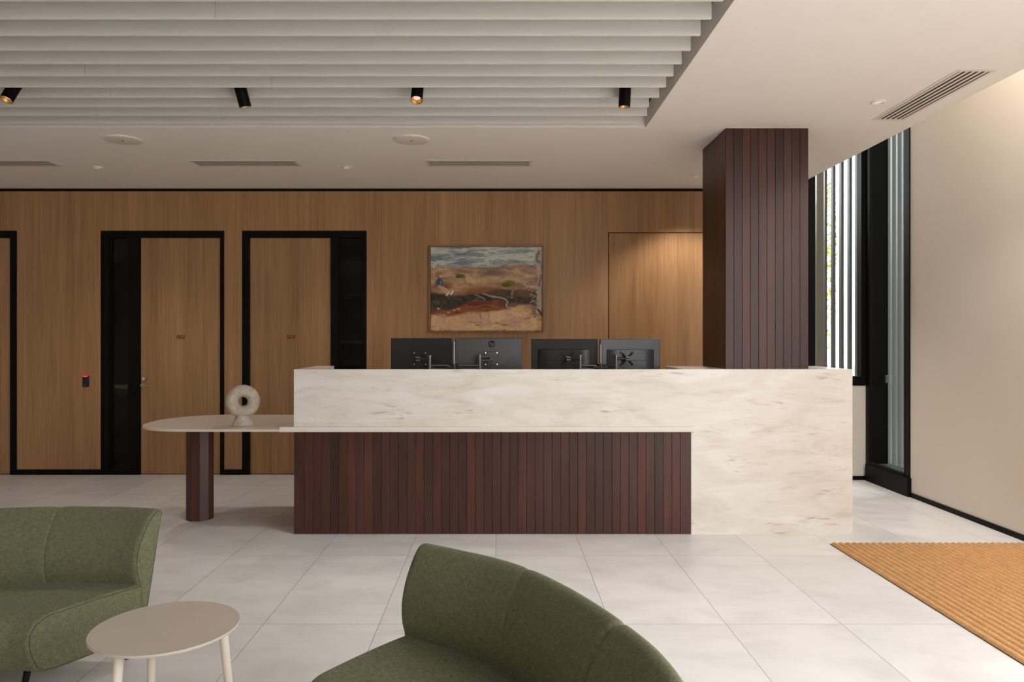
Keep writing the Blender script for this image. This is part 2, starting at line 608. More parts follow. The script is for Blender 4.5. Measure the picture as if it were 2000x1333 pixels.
def door_unit(name, x0, x1, leaf, glass, number, handle_left=True):
    root = sempty(name, ((x0 + x1) / 2, WY, 0))
    cx = (x0 + x1) / 2
    L0, L1 = leaf[0] - cx, leaf[1] - cx
    a, b = x0 - cx, x1 - cx
    lt = 2.574
    fr = MB()
    y0, y1 = -0.006, 0.10
    fr.box(a, b, y0, y1, lt, DT)                       # head
    if glass:
        g0, g1 = glass[0] - cx, glass[1] - cx
        if g0 < L0:
            fr.box(a, g0, y0, y1, 0, lt)
            fr.box(g1, L0, y0, y1, 0, lt)
            fr.box(L1, b, y0, y1, 0, lt)
        else:
            fr.box(a, L0, y0, y1, 0, lt)
            fr.box(L1, g0, y0, y1, 0, lt)
            fr.box(g1, b, y0, y1, 0, lt)
        fr.box(g0, g1, y0, y1, 0, 0.06)
        st = MB()
        st.box(g0, g0 + 0.02, 0.02, 0.05, 0.06, lt).box(g1 - 0.012, g1, 0.02, 0.05, 0.06, lt)
        st.build('glazing_bead', BLACK, root)
        BX(g0, g1, 0.030, 0.038, 0.06, lt).build('glass_pane', GLASSD, root)
    else:
        fr.box(a, L0, y0, y1, 0, lt)
        fr.box(L1, b, y0, y1, 0, lt)
    fr.build('door_frame', BLACK, root, 0.002)
    lf = BX(L0 + 0.003, L1 - 0.003, 0.018, 0.065, 0.008, lt - 0.004).build('door_leaf', OAK_D, root, 0.002)
    BX(L0, L1, 0.066, 0.09, 0.0, lt).build('door_stop', BLACK, root)
    if number:
        text_mesh(number, 0.062, 0.001, DOORNUM, 'door_number', lf, (number_x[number] - cx, 0.0168, 1.492))
    if handle_left is not None:
        hx = (L0 + 0.028) if handle_left else (L1 - 0.028)
        sg = 1 if handle_left else -1
        h = MB()
        h.tube([(hx, 0.018, 0.97), (hx, -0.035, 0.97)], 0.009, 12)
        h.tube([(hx, -0.035, 0.97), (hx + sg * 0.02, -0.045, 0.97), (hx + sg * 0.13, -0.045, 0.97)], 0.0075, 12)
        h.lathe([(0.0, -0.006), (0.019, -0.006), (0.019, 0.0), (0, 0.0)], 24, (hx, 0.018, 0.97), 'y')
        h.build('door_handle', CHROME, lf, 0, 40)['label'] = 'thin steel lever handle'
        k = MB().lathe([(0.0, -0.022), (0.018, -0.022), (0.022, -0.012), (0.026, -0.003), (0.026, 0.0), (0, 0.0)], 24, (hx + sg * 0.012, 0.018, 1.04), 'y')
        k.build('lock_cylinder', CHROME, lf, 0, 40)['label'] = 'round steel lock cylinder'
    return root


number_x = {'002': (352 - 975) * WY / 1437, '003': (567.5 - 975) * WY / 1437}
struct(door_unit('door_1', D1[0], D1[1], (-6.2, -5.297), None, None, None), 'oak door at the left edge of the picture', 'door')
struct(door_unit('door_2', D2[0], D2[1], (-3.893, -3.023), (-4.22, -4.021), '002', True), 'oak door numbered 002 in a black frame with dark sidelight', 'door')
struct(door_unit('door_3', D3[0], D3[1], (-2.707, -1.825), (-1.747, -1.481), '003', None), 'oak door numbered 003 in a black frame with dark sidelight', 'door')
d4 = sempty('door_4', (F4[0], WY, 0))
struct(d4, 'flush oak door with a hairline joint behind the column', 'door')
BX(0.009, F4[1] - F4[0] - 0.009, 0.0, 0.05, 0.008, F4[2] - 0.009).build('door_leaf', OAK_D, d4, 0.001)
BX(0, F4[1] - F4[0], 0.055, 0.09, 0.0, F4[2]).build('door_stop', BLACK, d4)

# offices behind the sidelights
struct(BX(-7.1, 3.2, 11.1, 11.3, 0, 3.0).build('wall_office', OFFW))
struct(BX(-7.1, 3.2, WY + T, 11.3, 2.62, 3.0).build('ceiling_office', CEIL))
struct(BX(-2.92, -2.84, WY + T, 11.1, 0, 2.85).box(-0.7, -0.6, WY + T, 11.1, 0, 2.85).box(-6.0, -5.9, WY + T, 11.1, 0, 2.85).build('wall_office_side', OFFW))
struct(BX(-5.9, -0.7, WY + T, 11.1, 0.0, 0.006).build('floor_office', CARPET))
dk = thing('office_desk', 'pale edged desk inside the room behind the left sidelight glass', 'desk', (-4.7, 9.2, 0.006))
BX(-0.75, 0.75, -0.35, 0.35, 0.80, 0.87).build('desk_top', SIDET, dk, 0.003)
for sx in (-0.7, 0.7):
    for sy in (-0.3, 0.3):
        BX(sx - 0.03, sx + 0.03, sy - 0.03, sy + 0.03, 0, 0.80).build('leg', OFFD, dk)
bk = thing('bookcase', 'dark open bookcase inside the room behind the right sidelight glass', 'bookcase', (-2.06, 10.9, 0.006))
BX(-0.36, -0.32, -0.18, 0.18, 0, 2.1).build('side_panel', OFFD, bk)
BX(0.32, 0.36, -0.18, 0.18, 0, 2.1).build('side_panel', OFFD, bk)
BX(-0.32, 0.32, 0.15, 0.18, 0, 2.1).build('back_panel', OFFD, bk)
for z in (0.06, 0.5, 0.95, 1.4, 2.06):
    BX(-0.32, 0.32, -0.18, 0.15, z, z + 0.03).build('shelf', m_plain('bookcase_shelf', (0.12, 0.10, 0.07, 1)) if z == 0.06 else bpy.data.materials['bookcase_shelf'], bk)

# other walls
struct(BX(-7.15, -7.0, -7.2, 8.07, 0, CZ + 0.25).build('wall_left', WALLP), 'left wall outside the picture', 'wall')
fw = MB()
fw.box(-7.15, 4.25, -7.15, -7.0, 0, 4.75)
struct(fw.build('wall_front', WALLP), 'front wall behind the viewpoint', 'wall')
rw = MB()
rw.box(RX, 4.14, 2.5, 6.885, 0, 4.6)
rw.box(RX, 4.14, 6.885, 7.64, 4.2, 4.6)
rw.box(RX, 4.14, -7.0, -5.7, 0, 4.6)
rw.box(RX, 4.14, -5.7, 2.5, 4.5, 4.6)
struct(rw.build('wall_right', WALLP), 'plain warm white right wall', 'wall')
struct(BX(RX - 0.012, RX, 2.5, 6.865, 0, 0.042).build('baseboard_right', BLACK), 'thin black baseboard on the white wall', 'baseboard')
struct(BX(3.2, RX, 7.69, 7.85, 0, 0.987).box(3.2, 4.14, 7.69, 7.85, 4.2, 4.6).box(3.13, 3.2, 7.69, 8.07, 0, 4.6).build('wall_corner', WALLP),
       'low white wall under the slatted corner window', 'wall')
struct(BX(3.2, RX - 0.012, 7.678, 7.69, 0, 0.042).build('baseboard_corner', BLACK), 'short black baseboard below the corner window', 'baseboard')

# entrance glazing beyond the right edge of the picture and behind the viewpoint
w3 = sempty('window_3', (RX, 0, 0))
struct(w3, 'entrance glazing in the right wall', 'window')
m = MB()
for y in (-5.7, -3.5, -1.3, 0.9, 2.44):
    m.box(0.10, 0.16, y, y + 0.06, 0.0, 4.5)
m.box(0.10, 0.16, -5.7, 2.5, 4.44, 4.5)
m.build('window_frame', BLACK, w3)
# corner windows
w1 = sempty('window_1', (RX, 7.26, 0))
struct(w1, 'tall black framed recessed window at the end of the white wall', 'window')
BX(-0.035, 0.03, -0.405, 0.395, 0, 0.175).build('window_plinth', BLACK, w1, 0.006)
f = MB()
f.box(-0.012, 0.045, -0.39, -0.30, 0.175, 4.2)             # near jamb
f.box(0.045, 0.24, -0.37, -0.335, 0.175, 4.2)
f.box(-0.012, 0.196, 0.375, 0.425, 0.0, 4.6)                # far reveal
f.box(-0.012, 0.012, 0.345, 0.375, 0.175, 4.2)
f.box(0.0, 0.24, -0.335, 0.375, 0.10, 0.165)
f.box(-0.012, 0.03, -0.30, 0.375, 0.175, 0.20)
f.build('window_frame', BLACK, w1, 0.003)
BX(0.03, 0.235, -0.335, 0.375, 0.165, 0.178).build('window_sill', m_plain('grey_sill_tile', (0.05, 0.05, 0.052, 1), 0.3), w1)
BX(0.185, 0.193, -0.335, 0.375, 0.178, 4.2).build('glass_pane', GLASS, w1)
lt_ = MB().box(0.150, 0.185, 0.335, 0.365, 1.02, 1.10)
lt_.build('window_latch', GREYM, w1, 0.003)

w2 = sempty('window_2', (3.52, 7.69, 0))
struct(w2, 'black framed corner window behind the column with pale outdoor fins', 'window')
f = MB()
f.box(-0.32, -0.215, 0.0, 0.10, 0.987, 4.6)
f.box(0.265, 0.335, 0.0, 0.10, 0.987, 4.6)
f.box(-0.32, 0.308, -0.012, 0.10, 0.987, 1.085)
f.build('window_frame', BLACK, w2, 0.004)
BX(-0.160, -0.088, 0.09, 0.16, 1.085, 4.6).build('window_jamb', m_plain('bronze_jamb', (0.30, 0.26, 0.20, 1), 0.35, 0.2), w2, 0.004)
BX(-0.215, 0.265, 0.05, 0.058, 1.085, 4.6).build('glass_pane', GLASS, w2)

# fins of the outdoor screen
ordn = ['first', 'second', 'third', 'fourth', 'fifth', 'sixth', 'seventh', 'eighth', 'ninth', 'tenth', 'eleventh', 'twelfth', 'thirteenth', 'fourteenth',
        'fifteenth', 'sixteenth', 'seventeenth', 'eighteenth', 'nineteenth', 'twentieth']
base_fin = None
for i, x in enumerate([3.607, 3.700, 3.791, 3.882, 3.965]):
    if base_fin is None:
        base_fin = BX(-0.014, 0.014, -0.03, 0.03, -0.06, 4.7).build('facade_fin', FIN, None, 0.002)
        o = base_fin
    else:
        o = base_fin.copy()
        C.objects.link(o)
    o.location = (x, 8.15, 0)
    tag(o, 'grey vertical fin outside the corner window, %s from its left edge' % ordn[i], 'fin', 'vertical fins outside the corner window')
side_fin = None
for i in range(20):  # row runs on out of view, extended to block sky light
    lab = 'pale vertical fin outside the tall recessed window, %s counted from the left' % ordn[i]
    if side_fin is None:
        side_fin = thing('facade_fin', lab, 'fin', (4.40, 8.62, -0.06), 0, 'vertical fins outside the recessed window')
        BX(-0.05, 0.0, -0.018, 0.018, 0, 4.76).build('blade', FIN2, side_fin, 0.002)
        BX(0.0, 0.06, -0.018, 0.018, 0, 4.76).build('gap_shade', FIN3, side_fin)  # dark strip painted in for the shaded gap between fins
    else:
        dup(side_fin, (4.40, 8.62 - 0.114 * i, -0.06), lab)

# ------------------------------------------------------------------ column
cb = MB()
CX0, CX1, CY0, CY1 = 1.749, 2.39, 5.686, 6.329
cb_core = BX(CX0 + 0.012, CX1 - 0.012, CY0 + 0.012, CY1 - 0.012, 0, CZ)
col = sempty('column', (0, 0, 0))
struct(col, 'square column clad in dark brown vertical timber boards', 'column')
cb_core.build('column_core', VOID, col)
n = 10
p = (CX1 - CX0) / n
for i in range(n):
    cb.box(CX0 + p * i + 0.0011, CX0 + p * (i + 1) - 0.0011, CY0, CY0 + 0.014, 0, CZ)
    cb.box(CX0 + p * i + 0.0011, CX0 + p * (i + 1) - 0.0011, CY1 - 0.014, CY1, 0, CZ)
    y = CY0 + 0.015 + (CY1 - CY0 - 0.03) * i / n
    y1 = CY0 + 0.015 + (CY1 - CY0 - 0.03) * (i + 1) / n
    cb.box(CX0, CX0 + 0.014, y + 0.001, y1 - 0.001, 0, CZ)
    cb.box(CX1 - 0.014, CX1, y + 0.001, y1 - 0.001, 0, CZ)
cb.build('timber_cladding', DARK, col, 0.0012, seg=1)

# ------------------------------------------------------------------ reception desk
DX0, DXM, DX1 = -1.553, 1.452, 2.672
DY = 5.565
DH = 1.247
desk = thing('reception_desk', 'long reception desk of cream veined stone over dark vertical timber boards', 'reception desk', (0, DY, 0))
fp = MB()
n = 46
bw = 0.0646
x = DX0
edges = [DX0, DX0 + 0.0805]
while edges[-1] < DXM - 0.07:
    edges.append(edges[-1] + bw)
edges[-1] = DXM
for a, b in zip(edges[:-1], edges[1:]):
    fp.box(a + 0.0010, b - 0.0010, 0.0, 0.016, 0.002, 0.775)
# the left end of the carcass is boarded too
for i in range(10):
    fp.box(DX0, DX0 + 0.016, 0.017 + i * 0.066, 0.017 + (i + 1) * 0.066 - 0.002, 0.002, 0.775)
fp.build('timber_front', DARK, desk, 0.0012, seg=1)
BX(DX0 + 0.016, DXM, 0.016, 0.05, 0.0, 0.79).build('carcass', VOID, desk)
BX(DX0, DXM, 0.0, 0.045, 0.813, DH).build('stone_upstand', MARBLE, desk)
BX(DX0, DX0 + 0.15, 0.045, 0.69, 0.775, DH).build('stone_return', MARBLE, desk, 0.002)
blk = MB()
blk.box(DXM, DX1, 0.0, 0.10, 0.0, DH)
blk.box(1.40, DXM, 0.0455, 0.10, 0.0, DH)
blk.box(1.40, CX0 - 0.005, 0.10, 0.645, 0.0, DH)
blk.box(CX1 + 0.005, DX1, 0.10, 0.645, 0.0, DH)
blk.box(CX0 - 0.005, CX1 + 0.005, 0.10, 0.118, 0.0, DH)
blk.build('stone_block', MARBLE, desk)
# ledge with a rounded right end, level with the table
lg = []
r = 0.03
for k in range(9):
    a = -PI / 2 + (PI / 2) * k / 8
    lg.append((DXM + 0.028 - r + r * math.cos(a), -0.036 + r + r * math.sin(a)))
lg = [(DX0 - 0.10, -0.036)] + lg + [(DXM + 0.028, 0.0), (DX0, 0.0), (DX0 - 0.10, 0.0)]
MB().prism(lg, 0.776, 0.815).build('stone_ledge', LEDGE, desk, 0.004)
BX(DX0 + 0.15, 1.40, 0.05, 0.80, 0.745, 0.775).build('worktop', TABLET, desk, 0.002)
for xx in (-1.35, 0.0, 1.33):
    BX(xx - 0.01, xx + 0.01, 0.10, 0.72, 0.0, 0.745).build('worktop_support', VOID, desk)
tp = []
cx, cy, ax, ay = -2.37, 0.5, 0.49, 0.535
for k in range(41):
    a = -PI / 2 - PI * k / 40
    c, s = math.cos(a), math.sin(a)
    e = 2 / 2.25
    tp.append((cx - ax * abs(c) ** e, cy + ay * math.copysign(abs(s) ** e, s)))
tp = [(DX0, cy - ay)] + tp + [(DX0, cy + ay)]
MB().prism(tp, 0.778, 0.796).build('table_top', TABLET, desk, 0.003, 40)
lgm = MB()
LR = 0.111
pts = [(-2.462 + LR * math.cos(2 * PI * k / 10 + 0.06), 0.49 + LR * math.sin(2 * PI * k / 10 + 0.06)) for k in range(10)]
for k in range(10):
    a, b = Vector(pts[k]), Vector(pts[(k + 1) % 10])
    c = Vector((-2.462, 0.49))
    a2, b2 = a + (c - a) * 0.14, b + (c - b) * 0.14
    t_ = (b - a) * 0.006
    lgm.prism([tuple(a + t_), tuple(b - t_), tuple(b2), tuple(a2)], 0.0, 0.778)
lgm.build('table_leg', DARK, desk)

# ------------------------------------------------------------------ ring sculpture
scu = thing('ring_sculpture', 'speckled beige ring sculpture on a flared foot standing on the table end', 'sculpture', (-2.02, 5.80, 0.796), math.radians(12))
ring = MB()
R0, r0 = 0.082, 0.048
vs, fs = [], []
NU, NV = 56, 28
for i in range(NU):
    a = 2 * PI * i / NU
    for j in range(NV):
        b = 2 * PI * j / NV
        rr = R0 + r0 * math.cos(b)
        vs.append((rr * math.cos(a), 0.064 * math.sin(b), 0.189 + rr * math.sin(a)))
for i in range(NU):
    for j in range(NV):
        fs.append((i * NV + j, ((i + 1) % NU) * NV + j, ((i + 1) % NU) * NV + (j + 1) % NV, i * NV + (j + 1) % NV))
ring.add(vs, fs)
ring.build('ring', STONE, scu, 0, 180)
MB().lathe([(0.0, 0.0), (0.084, 0.0), (0.087, 0.004), (0.083, 0.012), (0.056, 0.062), (0.052, 0.072), (0.045, 0.082), (0.0, 0.085)], 48).build('foot', STONE, scu, 0, 50)

# ------------------------------------------------------------------ slatted recess
SB = []
for i in range(19):
    yb = 5.563 - 0.2036 * i
    xe = 1.085 if i == 0 else 1.078
    if i == 2:
        xe = 1.050
    SB.append((yb, xe))
# visible hairline joints (slat index, X of the joint)
joints = {9: [(473, 85)], 8: [], 7: [], 10: [(80, 55)]}
jx = {10: -2.44, 9: -1.44, 5: -2.56, 4: -1.47, 3: -2.62, 7: -4.1, 1: -4.6}
for i, (yb, xe) in enumerate(SB):
    sl = MB()
    y0, y1 = yb, yb + 0.02
    xs = [-6.6] + ([jx[i]] if i in jx else []) + [xe]
    for k in range(len(xs) - 1):
        sl.box(xs[k] + (0.0015 if k else 0), xs[k + 1] - (0.0015 if k < len(xs) - 2 else 0), y0, y1, CZ + 0.001, CZ + 0.15)
    if i in jx:
        sl.box(jx[i] - 0.01, jx[i] + 0.01, y0 + 0.006, y1 - 0.002, CZ + 0.004, CZ + 0.15)
    o = sl.build('ceiling_slat', SLAT, None, 0.0012, seg=1)
    tag(o, 'pale ceiling slat running across the recess, %s from its rear edge' % ordn[i], 'ceiling slat', 'slats in the ceiling recess')


def spotlight(label, x, tilt_x, tilt_y, loc_y=4.865):
    r = thing('spotlight', label, 'spotlight', (x, loc_y, CZ + 0.15), 0, 'black ceiling spotlights between the slats')
    MB().lathe([(0.0, -0.004), (0.034, -0.004), (0.034, 0.0), (0.0, 0.0)], 28).build('mount', BLACK, r, 0, 40)
    M = Matrix.Translation((0, 0, -0.05)) @ Matrix.Rotation(tilt_x, 4, 'X') @ Matrix.Rotation(tilt_y, 4, 'Y')
    b = MB().lathe([(0.0, 0.046), (0.039, 0.046), (0.039, -0.190), (0.0372, -0.190), (0.0372, -0.160), (0.0, -0.160)], 36)
    b.xf(M)
    b.build('body', BLACK, r, 0, 40)
    f = MB().lathe([(0.0366, -0.1885), (0.0225, -0.1665), (0.0225, -0.1655), (0.0368, -0.1655), (0.0370, -0.1885)], 36, cap=False).xf(M)
    f = f.build('reflector', BRASS, r, 0, 40)
    f['label'] = 'gold inside of the spotlight'
    l = MB().lathe([(0.0, -0.1675), (0.0222, -0.1675), (0.0222, -0.1605), (0.0, -0.1605)], 28).xf(M)
    l.build('lens', LENS, f, 0, 40)
    MB().tube([(0, 0, -0.003), (0, 0, -0.03)], 0.01, 10).build('stem', BLACK, r)
    return r


spotlight('black ceiling spotlight near the left edge, tilted to show its gold inside', -3.17, -0.42, 0.20)
spotlight('black ceiling spotlight above door 003, tilted right and away', -1.73, 0.22, -0.20)
spotlight('black ceiling spotlight above the painting, showing its gold inside', -0.532, -0.42, 0.03)
spotlight('black ceiling spotlight closest to the timber column, hanging straight', 0.835, 0.06, 0.03)

# ------------------------------------------------------------------ ceiling fittings


def linear_vent(label, loc, rz, length=0.985, width=0.25):
    r = thing('air_vent', label, 'air vent', loc, rz, 'slotted white air vents in the ceiling')
    hl, hw = length / 2, width / 2
    fr = MB()
    e = 0.026
    z0, z1 = -0.0035, 0.0
    fr.box(-hl, hl, -hw, -hw + e, z0, z1).box(-hl, hl, hw - e, hw, z0, z1)
    fr.box(-hl, -hl + e, -hw + e, hw - e, z0, z1).box(hl - e, hl, -hw + e, hw - e, z0, z1)
    fr.build('frame', VENTW, r, 0.001, seg=1)
    BX(-hl + e, hl - e, -hw + e, hw - e, -0.0008, -0.0002).build('duct_opening', VENTD, r)
    s = (2 * hw - 2 * e) / 5.0
    for k in range(5):
        c = -hw + e + s * (k + 0.5)
        BX(-hl + e, hl - e, c - s * 0.24, c + s * 0.24, -0.0016, -0.0009).build('blade', VENTW, r)
    return r


v = linear_vent('slotted white air vent in the ceiling above the painting', (-0.188, 6.835, CZ), 0)
dup(v, (-2.352, 6.835, CZ), 'slotted white air vent in the ceiling above doors 002 and 003')
dup(v, (-4.612, 6.835, CZ), 'slotted white air vent cut by the left edge of the picture')
v4 = linear_vent('slotted white air vent with dark slots near the white right wall', (2.888, 4.957, CZ), PI / 2, 1.03, 0.245)


def speaker(label, loc):
    r = thing('ceiling_speaker', label, 'ceiling speaker', loc, 0, 'round white ceiling plates')
    MB().lathe([(0.0, -0.016), (0.125, -0.016), (0.141, -0.012), (0.144, -0.006), (0.144, 0.0), (0.0, 0.0)], 64).build('cover', VENTW, r, 0, 30)
    MB().lathe([(0.0, -0.021), (0.005, -0.021), (0.006, -0.016), (0, -0.016)], 12, (0.0, -0.012, 0)).build('sensor', VENTD, r)
    return r


sp = speaker('round white ceiling plate above the painting', (-0.714, 6.0, CZ))
dup(sp, (-3.065, 6.0, CZ), 'round white ceiling plate above door 002')


def downlight(label, loc):
    r = thing('downlight', label, 'downlight', loc, 0, 'small recessed white downlights')
    MB().lathe([(0.030, -0.003), (0.036, -0.011), (0.045, -0.010), (0.050, 0.0), (0.030, 0.0)], 36, cap=False).build('trim_ring', VENTW, r, 0, 40)
    MB().lathe([(0.0, -0.0012), (0.030, -0.0016), (0.030, -0.0004), (0.0, -0.0004)], 28).build('lens', LENS, r)
    return r


dl = downlight('small white downlight between the two ceiling plates and vents, above door 003', (-1.443, 6.98, CZ))
dup(dl, (-3.808, 6.98, CZ), 'small white downlight nearest the left edge of the picture')
dup(dl, (2.60, 5.05, CZ), 'small white downlight beside the vent near the white wall')
dup(dl, (1.98, 7.40, CZ), 'small white downlight hidden behind the timber column')

# ------------------------------------------------------------------ painting
pic = thing('painting', 'framed landscape painting with a seated child on the oak wall', 'painting', (-0.139, WY, 1.487 + (660 - 565) * WY / 1437))
PW, PH = 0.617, 0.470      # half sizes of the outer frame
fr = MB()
e = 0.014
fr.box(-PW, PW, -0.045, 0, PH - e, PH).box(-PW, PW, -0.045, 0, -PH, -PH + e)
fr.box(-PW, -PW + e, -0.045, 0, -PH + e, PH - e).box(PW - e, PW, -0.045, 0, -PH + e, PH - e)
fr.build('frame', FRAMEOAK, pic, 0.002)
BX(-PW + e, PW - e, -0.012, -0.002, -PH + e, PH - e).build('backing', BLACK, pic)


def vnoise(x, y, seed):
    xi, yi = np.floor(x).astype(int), np.floor(y).astype(int)
    xf, yf = x - xi, y - yi
    u, v_ = xf * xf * (3 - 2 * xf), yf * yf * (3 - 2 * yf)

    def h(a, b):
        q = np.sin(a * 127.1 + b * 311.7 + seed * 74.7) * 43758.5453
        return q - np.floor(q)
    return (h(xi, yi) * (1 - u) + h(xi + 1, yi) * u) * (1 - v_) + (h(xi, yi + 1) * (1 - u) + h(xi + 1, yi + 1) * u) * v_


def fbm(x, y, seed, o=4):
    s, a, t_ = 0, 0.5, 0
    for i in range(o):
        s = s + a * vnoise(x * 2 ** i, y * 2 ** i, seed + i)
        t_ += a
        a *= 0.5
    return s / t_


def painting_colors(U, V):
    col = np.zeros(U.shape + (3,))
    warp = fbm(U * 5, V * 7, 3) - 0.5
    warp2 = fbm(U * 14, V * 18, 8) - 0.5

    def c(r, g, b):
        return np.array([r, g, b]) / 255.0

    def lay(mask, color):
        mk = np.clip(mask, 0, 1)[..., None]
        col[:] = col * (1 - mk) + color * mk

    def sm(a, b, x_):
        t2 = np.clip((x_ - a) / (b - a), 0, 1)
        return t2 * t2 * (3 - 2 * t2)

    def blob(u, v_, ru, rv, soft=0.35, rot=0.0, rough=0.25):
        du, dv = U - u, V - v_
        du2 = du * math.cos(rot) + dv * math.sin(rot)
        dv2 = -du * math.sin(rot) + dv * math.cos(rot)
        d = np.sqrt((du2 / ru) ** 2 + (dv2 / rv) ** 2) + warp2 * rough
        return 1 - sm(1 - soft, 1 + soft * 0.3, d)

    def line(p, w_, soft=0.5):
        q2 = []
        for i3 in range(len(p) - 1):
            a0, a1, a2, a3 = [np.array(p[min(max(i3 + k3, 0), len(p) - 1)]) for k3 in (-1, 0, 1, 2)]
            for k3 in range(5):
                t4 = k3 / 5
                q2.append(tuple(0.5 * ((2 * a1) + (-a0 + a2) * t4 + (2 * a0 - 5 * a1 + 4 * a2 - a3) * t4 * t4 + (-a0 + 3 * a1 - 3 * a2 + a3) * t4 ** 3)))
        p = q2 + [p[-1]]
        w_ = w_ * (0.75 + 0.9 * (fbm(U * 30, V * 30, 5, 2) - 0.3))
        best = np.full(U.shape, 9.0)
        for (a, b), (c_, d_) in zip(p[:-1], p[1:]):
            vx, vy = c_ - a, (d_ - b)
            L = vx * vx + vy * vy + 1e-9
            t3 = np.clip(((U - a) * vx + (V - b) * vy) / L, 0, 1)
            dd = np.hypot((U - a - t3 * vx) * 1.33, V - b - t3 * vy)
            best = np.minimum(best, dd)
        return 1 - sm(w_ * (1 - soft), w_, best)

    # sky with streaked cloud
    s1 = fbm(U * 4 + warp * 1.2, V * 22, 11)
    s2 = fbm(U * 7 + 3, V * 30 + warp * 3, 17)
    col[:] = c(196, 197, 180)
    lay(sm(0.46, 0.66, s1) * 0.9, c(142, 154, 156))
    lay(sm(0.50, 0.68, s2) * 0.85 * sm(0.75, 0.05, U * 0.6 + V), c(92, 106, 122))
    lay(sm(0.54, 0.68, fbm(U * 11 + 5, V * 46 + warp * 4, 29)) * 0.6, c(104, 118, 130))
    lay(sm(0.6, 0.85, fbm(U * 5 + 9, V * 14, 23)) * 0.6, c(214, 208, 190))
    # horizon
    hz = 0.245 - 0.012 * np.sin(U * 6) - 0.055 * sm(0.52, 0.72, U) + 0.02 * sm(0.8, 0.95, U)
    hill = sm(-0.006, 0.012, V - hz)
    lay(hill, c(170, 138, 108))
    n1 = fbm(U * 6 + warp * 2, V * 16 + warp * 3, 31)
    n2 = fbm(U * 9, V * 26 + warp * 4, 37)
    lay(hill * sm(0.48, 0.62, n1) * 0.75, c(132, 102, 88))
    lay(hill * sm(0.50, 0.64, n2) * 0.7, c(212, 174, 124))
    lay(blob(0.56, 0.31, 0.16, 0.05, 0.8) * 0.75, c(116, 94, 88))
    lay(blob(0.78, 0.24, 0.16, 0.03, 0.8) * 0.6, c(140, 116, 106))
    lay(blob(0.45, 0.40, 0.22, 0.06, 0.8) * 0.8, c(205, 170, 118))
    lay(blob(0.75, 0.40, 0.2, 0.05, 0.8) * 0.7, c(206, 172, 120))
    lay(blob(0.10, 0.30, 0.16, 0.05, 0.9) * 0.6, c(200, 172, 128))
    lay(blob(0.35, 0.505, 0.2, 0.05, 0.8) * 0.8, c(182, 128, 84))
    lay(line([(0.18, 0.425), (0.26, 0.435), (0.36, 0.445), (0.45, 0.445), (0.56, 0.43)], 0.006) * 0.7, c(124, 88, 62))
    # brown ridge and dark undergrowth
    r1 = 0.50 + warp * 0.08 + 0.03 * np.sin(U * 9)
    lay(sm(-0.03, 0.05, V - r1) * 0.9, c(134, 84, 52))
    r2 = 0.555 + warp * 0.07 - 0.05 * sm(0.45, 0.65, U) - 0.03 * sm(0.2, 0.0, U)
    lay(sm(-0.01, 0.03, V - r2), c(62, 52, 40))
    n3 = fbm(U * 16, V * 20, 41)
    band2 = sm(-0.01, 0.03, V - r2)
    lay(band2 * sm(0.52, 0.66, n3) * 0.8, c(92, 82, 54))
    lay(band2 * sm(0.56, 0.7, fbm(U * 20, V * 24, 47)) * 0.7, c(40, 34, 28))
    lay(blob(0.10, 0.47, 0.12, 0.06, 0.7) * 0.8, c(128, 74, 44))
    lay(blob(0.6, 0.545, 0.1, 0.045, 0.5) * 0.8, c(98, 68, 46))
    lay(blob(0.84, 0.55, 0.09, 0.06, 0.6) * 0.8, c(118, 78, 56))
    # orange bank
    r3 = 0.735 - 0.10 * sm(0.12, 0.42, U) + warp * 0.06 + 0.05 * sm(0.6, 0.8, U)
    lay(sm(-0.01, 0.025, V - r3) * 0.95, c(150, 84, 42))
    n4 = fbm(U * 8, V * 40 + warp * 6, 53)
    lay(sm(-0.01, 0.025, V - r3) * sm(0.5, 0.65, n4) * 0.8, c(98, 44, 24))
    lay(blob(0.66, 0.68, 0.07, 0.05, 0.5) * 0.6, c(92, 48, 30))
    # pale foreground
    r4 = 0.80 - 0.05 * sm(0.18, 0.4, U) + warp * 0.09 - 0.04 * sm(0.6, 0.75, U)
    fg = sm(-0.015, 0.035, V - r4)
    lay(fg, c(208, 164, 118))
    lay(fg * sm(0.45, 0.7, fbm(U * 6, V * 12 + warp * 4, 59)) * 0.8, c(222, 190, 136))
    lay(fg * sm(0.52, 0.72, fbm(U * 9 + 4, V * 18, 61)) * 0.7, c(190, 140, 118))
    lay(fg * sm(0.6, 0.75, fbm(U * 12 + 4, V * 30, 67)) * 0.7, c(150, 92, 58))
    lay(blob(0.1, 0.80, 0.12, 0.05, 0.6) * 0.7, c(142, 86, 56))
    for u, v0, v1, op in ((0.37, 0.78, 0.86, 0.35), (0.40, 0.77, 0.85, 0.35), (0.445, 0.78, 0.96, 0.7), (0.452, 0.80, 0.92, 0.4), (0.52, 0.78, 0.92, 0.6), (0.60, 0.80, 0.88, 0.3)):
        lay(line([(u, v0), (u + 0.003, v1)], 0.006) * op * sm(v1 + 0.02, v0, V), c(116, 66, 44))
    lay(fg * sm(0.5, 0.72, fbm(U * 4 + 7, V * 9 + warp * 5, 73)) * 0.6, c(214, 168, 150))
    lay(fg * sm(0.55, 0.7, fbm(U * 14 + 2, V * 10 + warp * 6, 79)) * 0.5, c(232, 206, 158))
    for u, v_ in ((0.07, 0.735), (0.16, 0.78), (0.21, 0.755), (0.12, 0.81), (0.25, 0.74)):
        lay(blob(u, v_, 0.02, 0.012, 0.4) * 0.8, c(206, 172, 148))
    # stream
    lay(line([(0.40, 0.565), (0.47, 0.61), (0.49, 0.63)], 0.009), c(150, 138, 122))
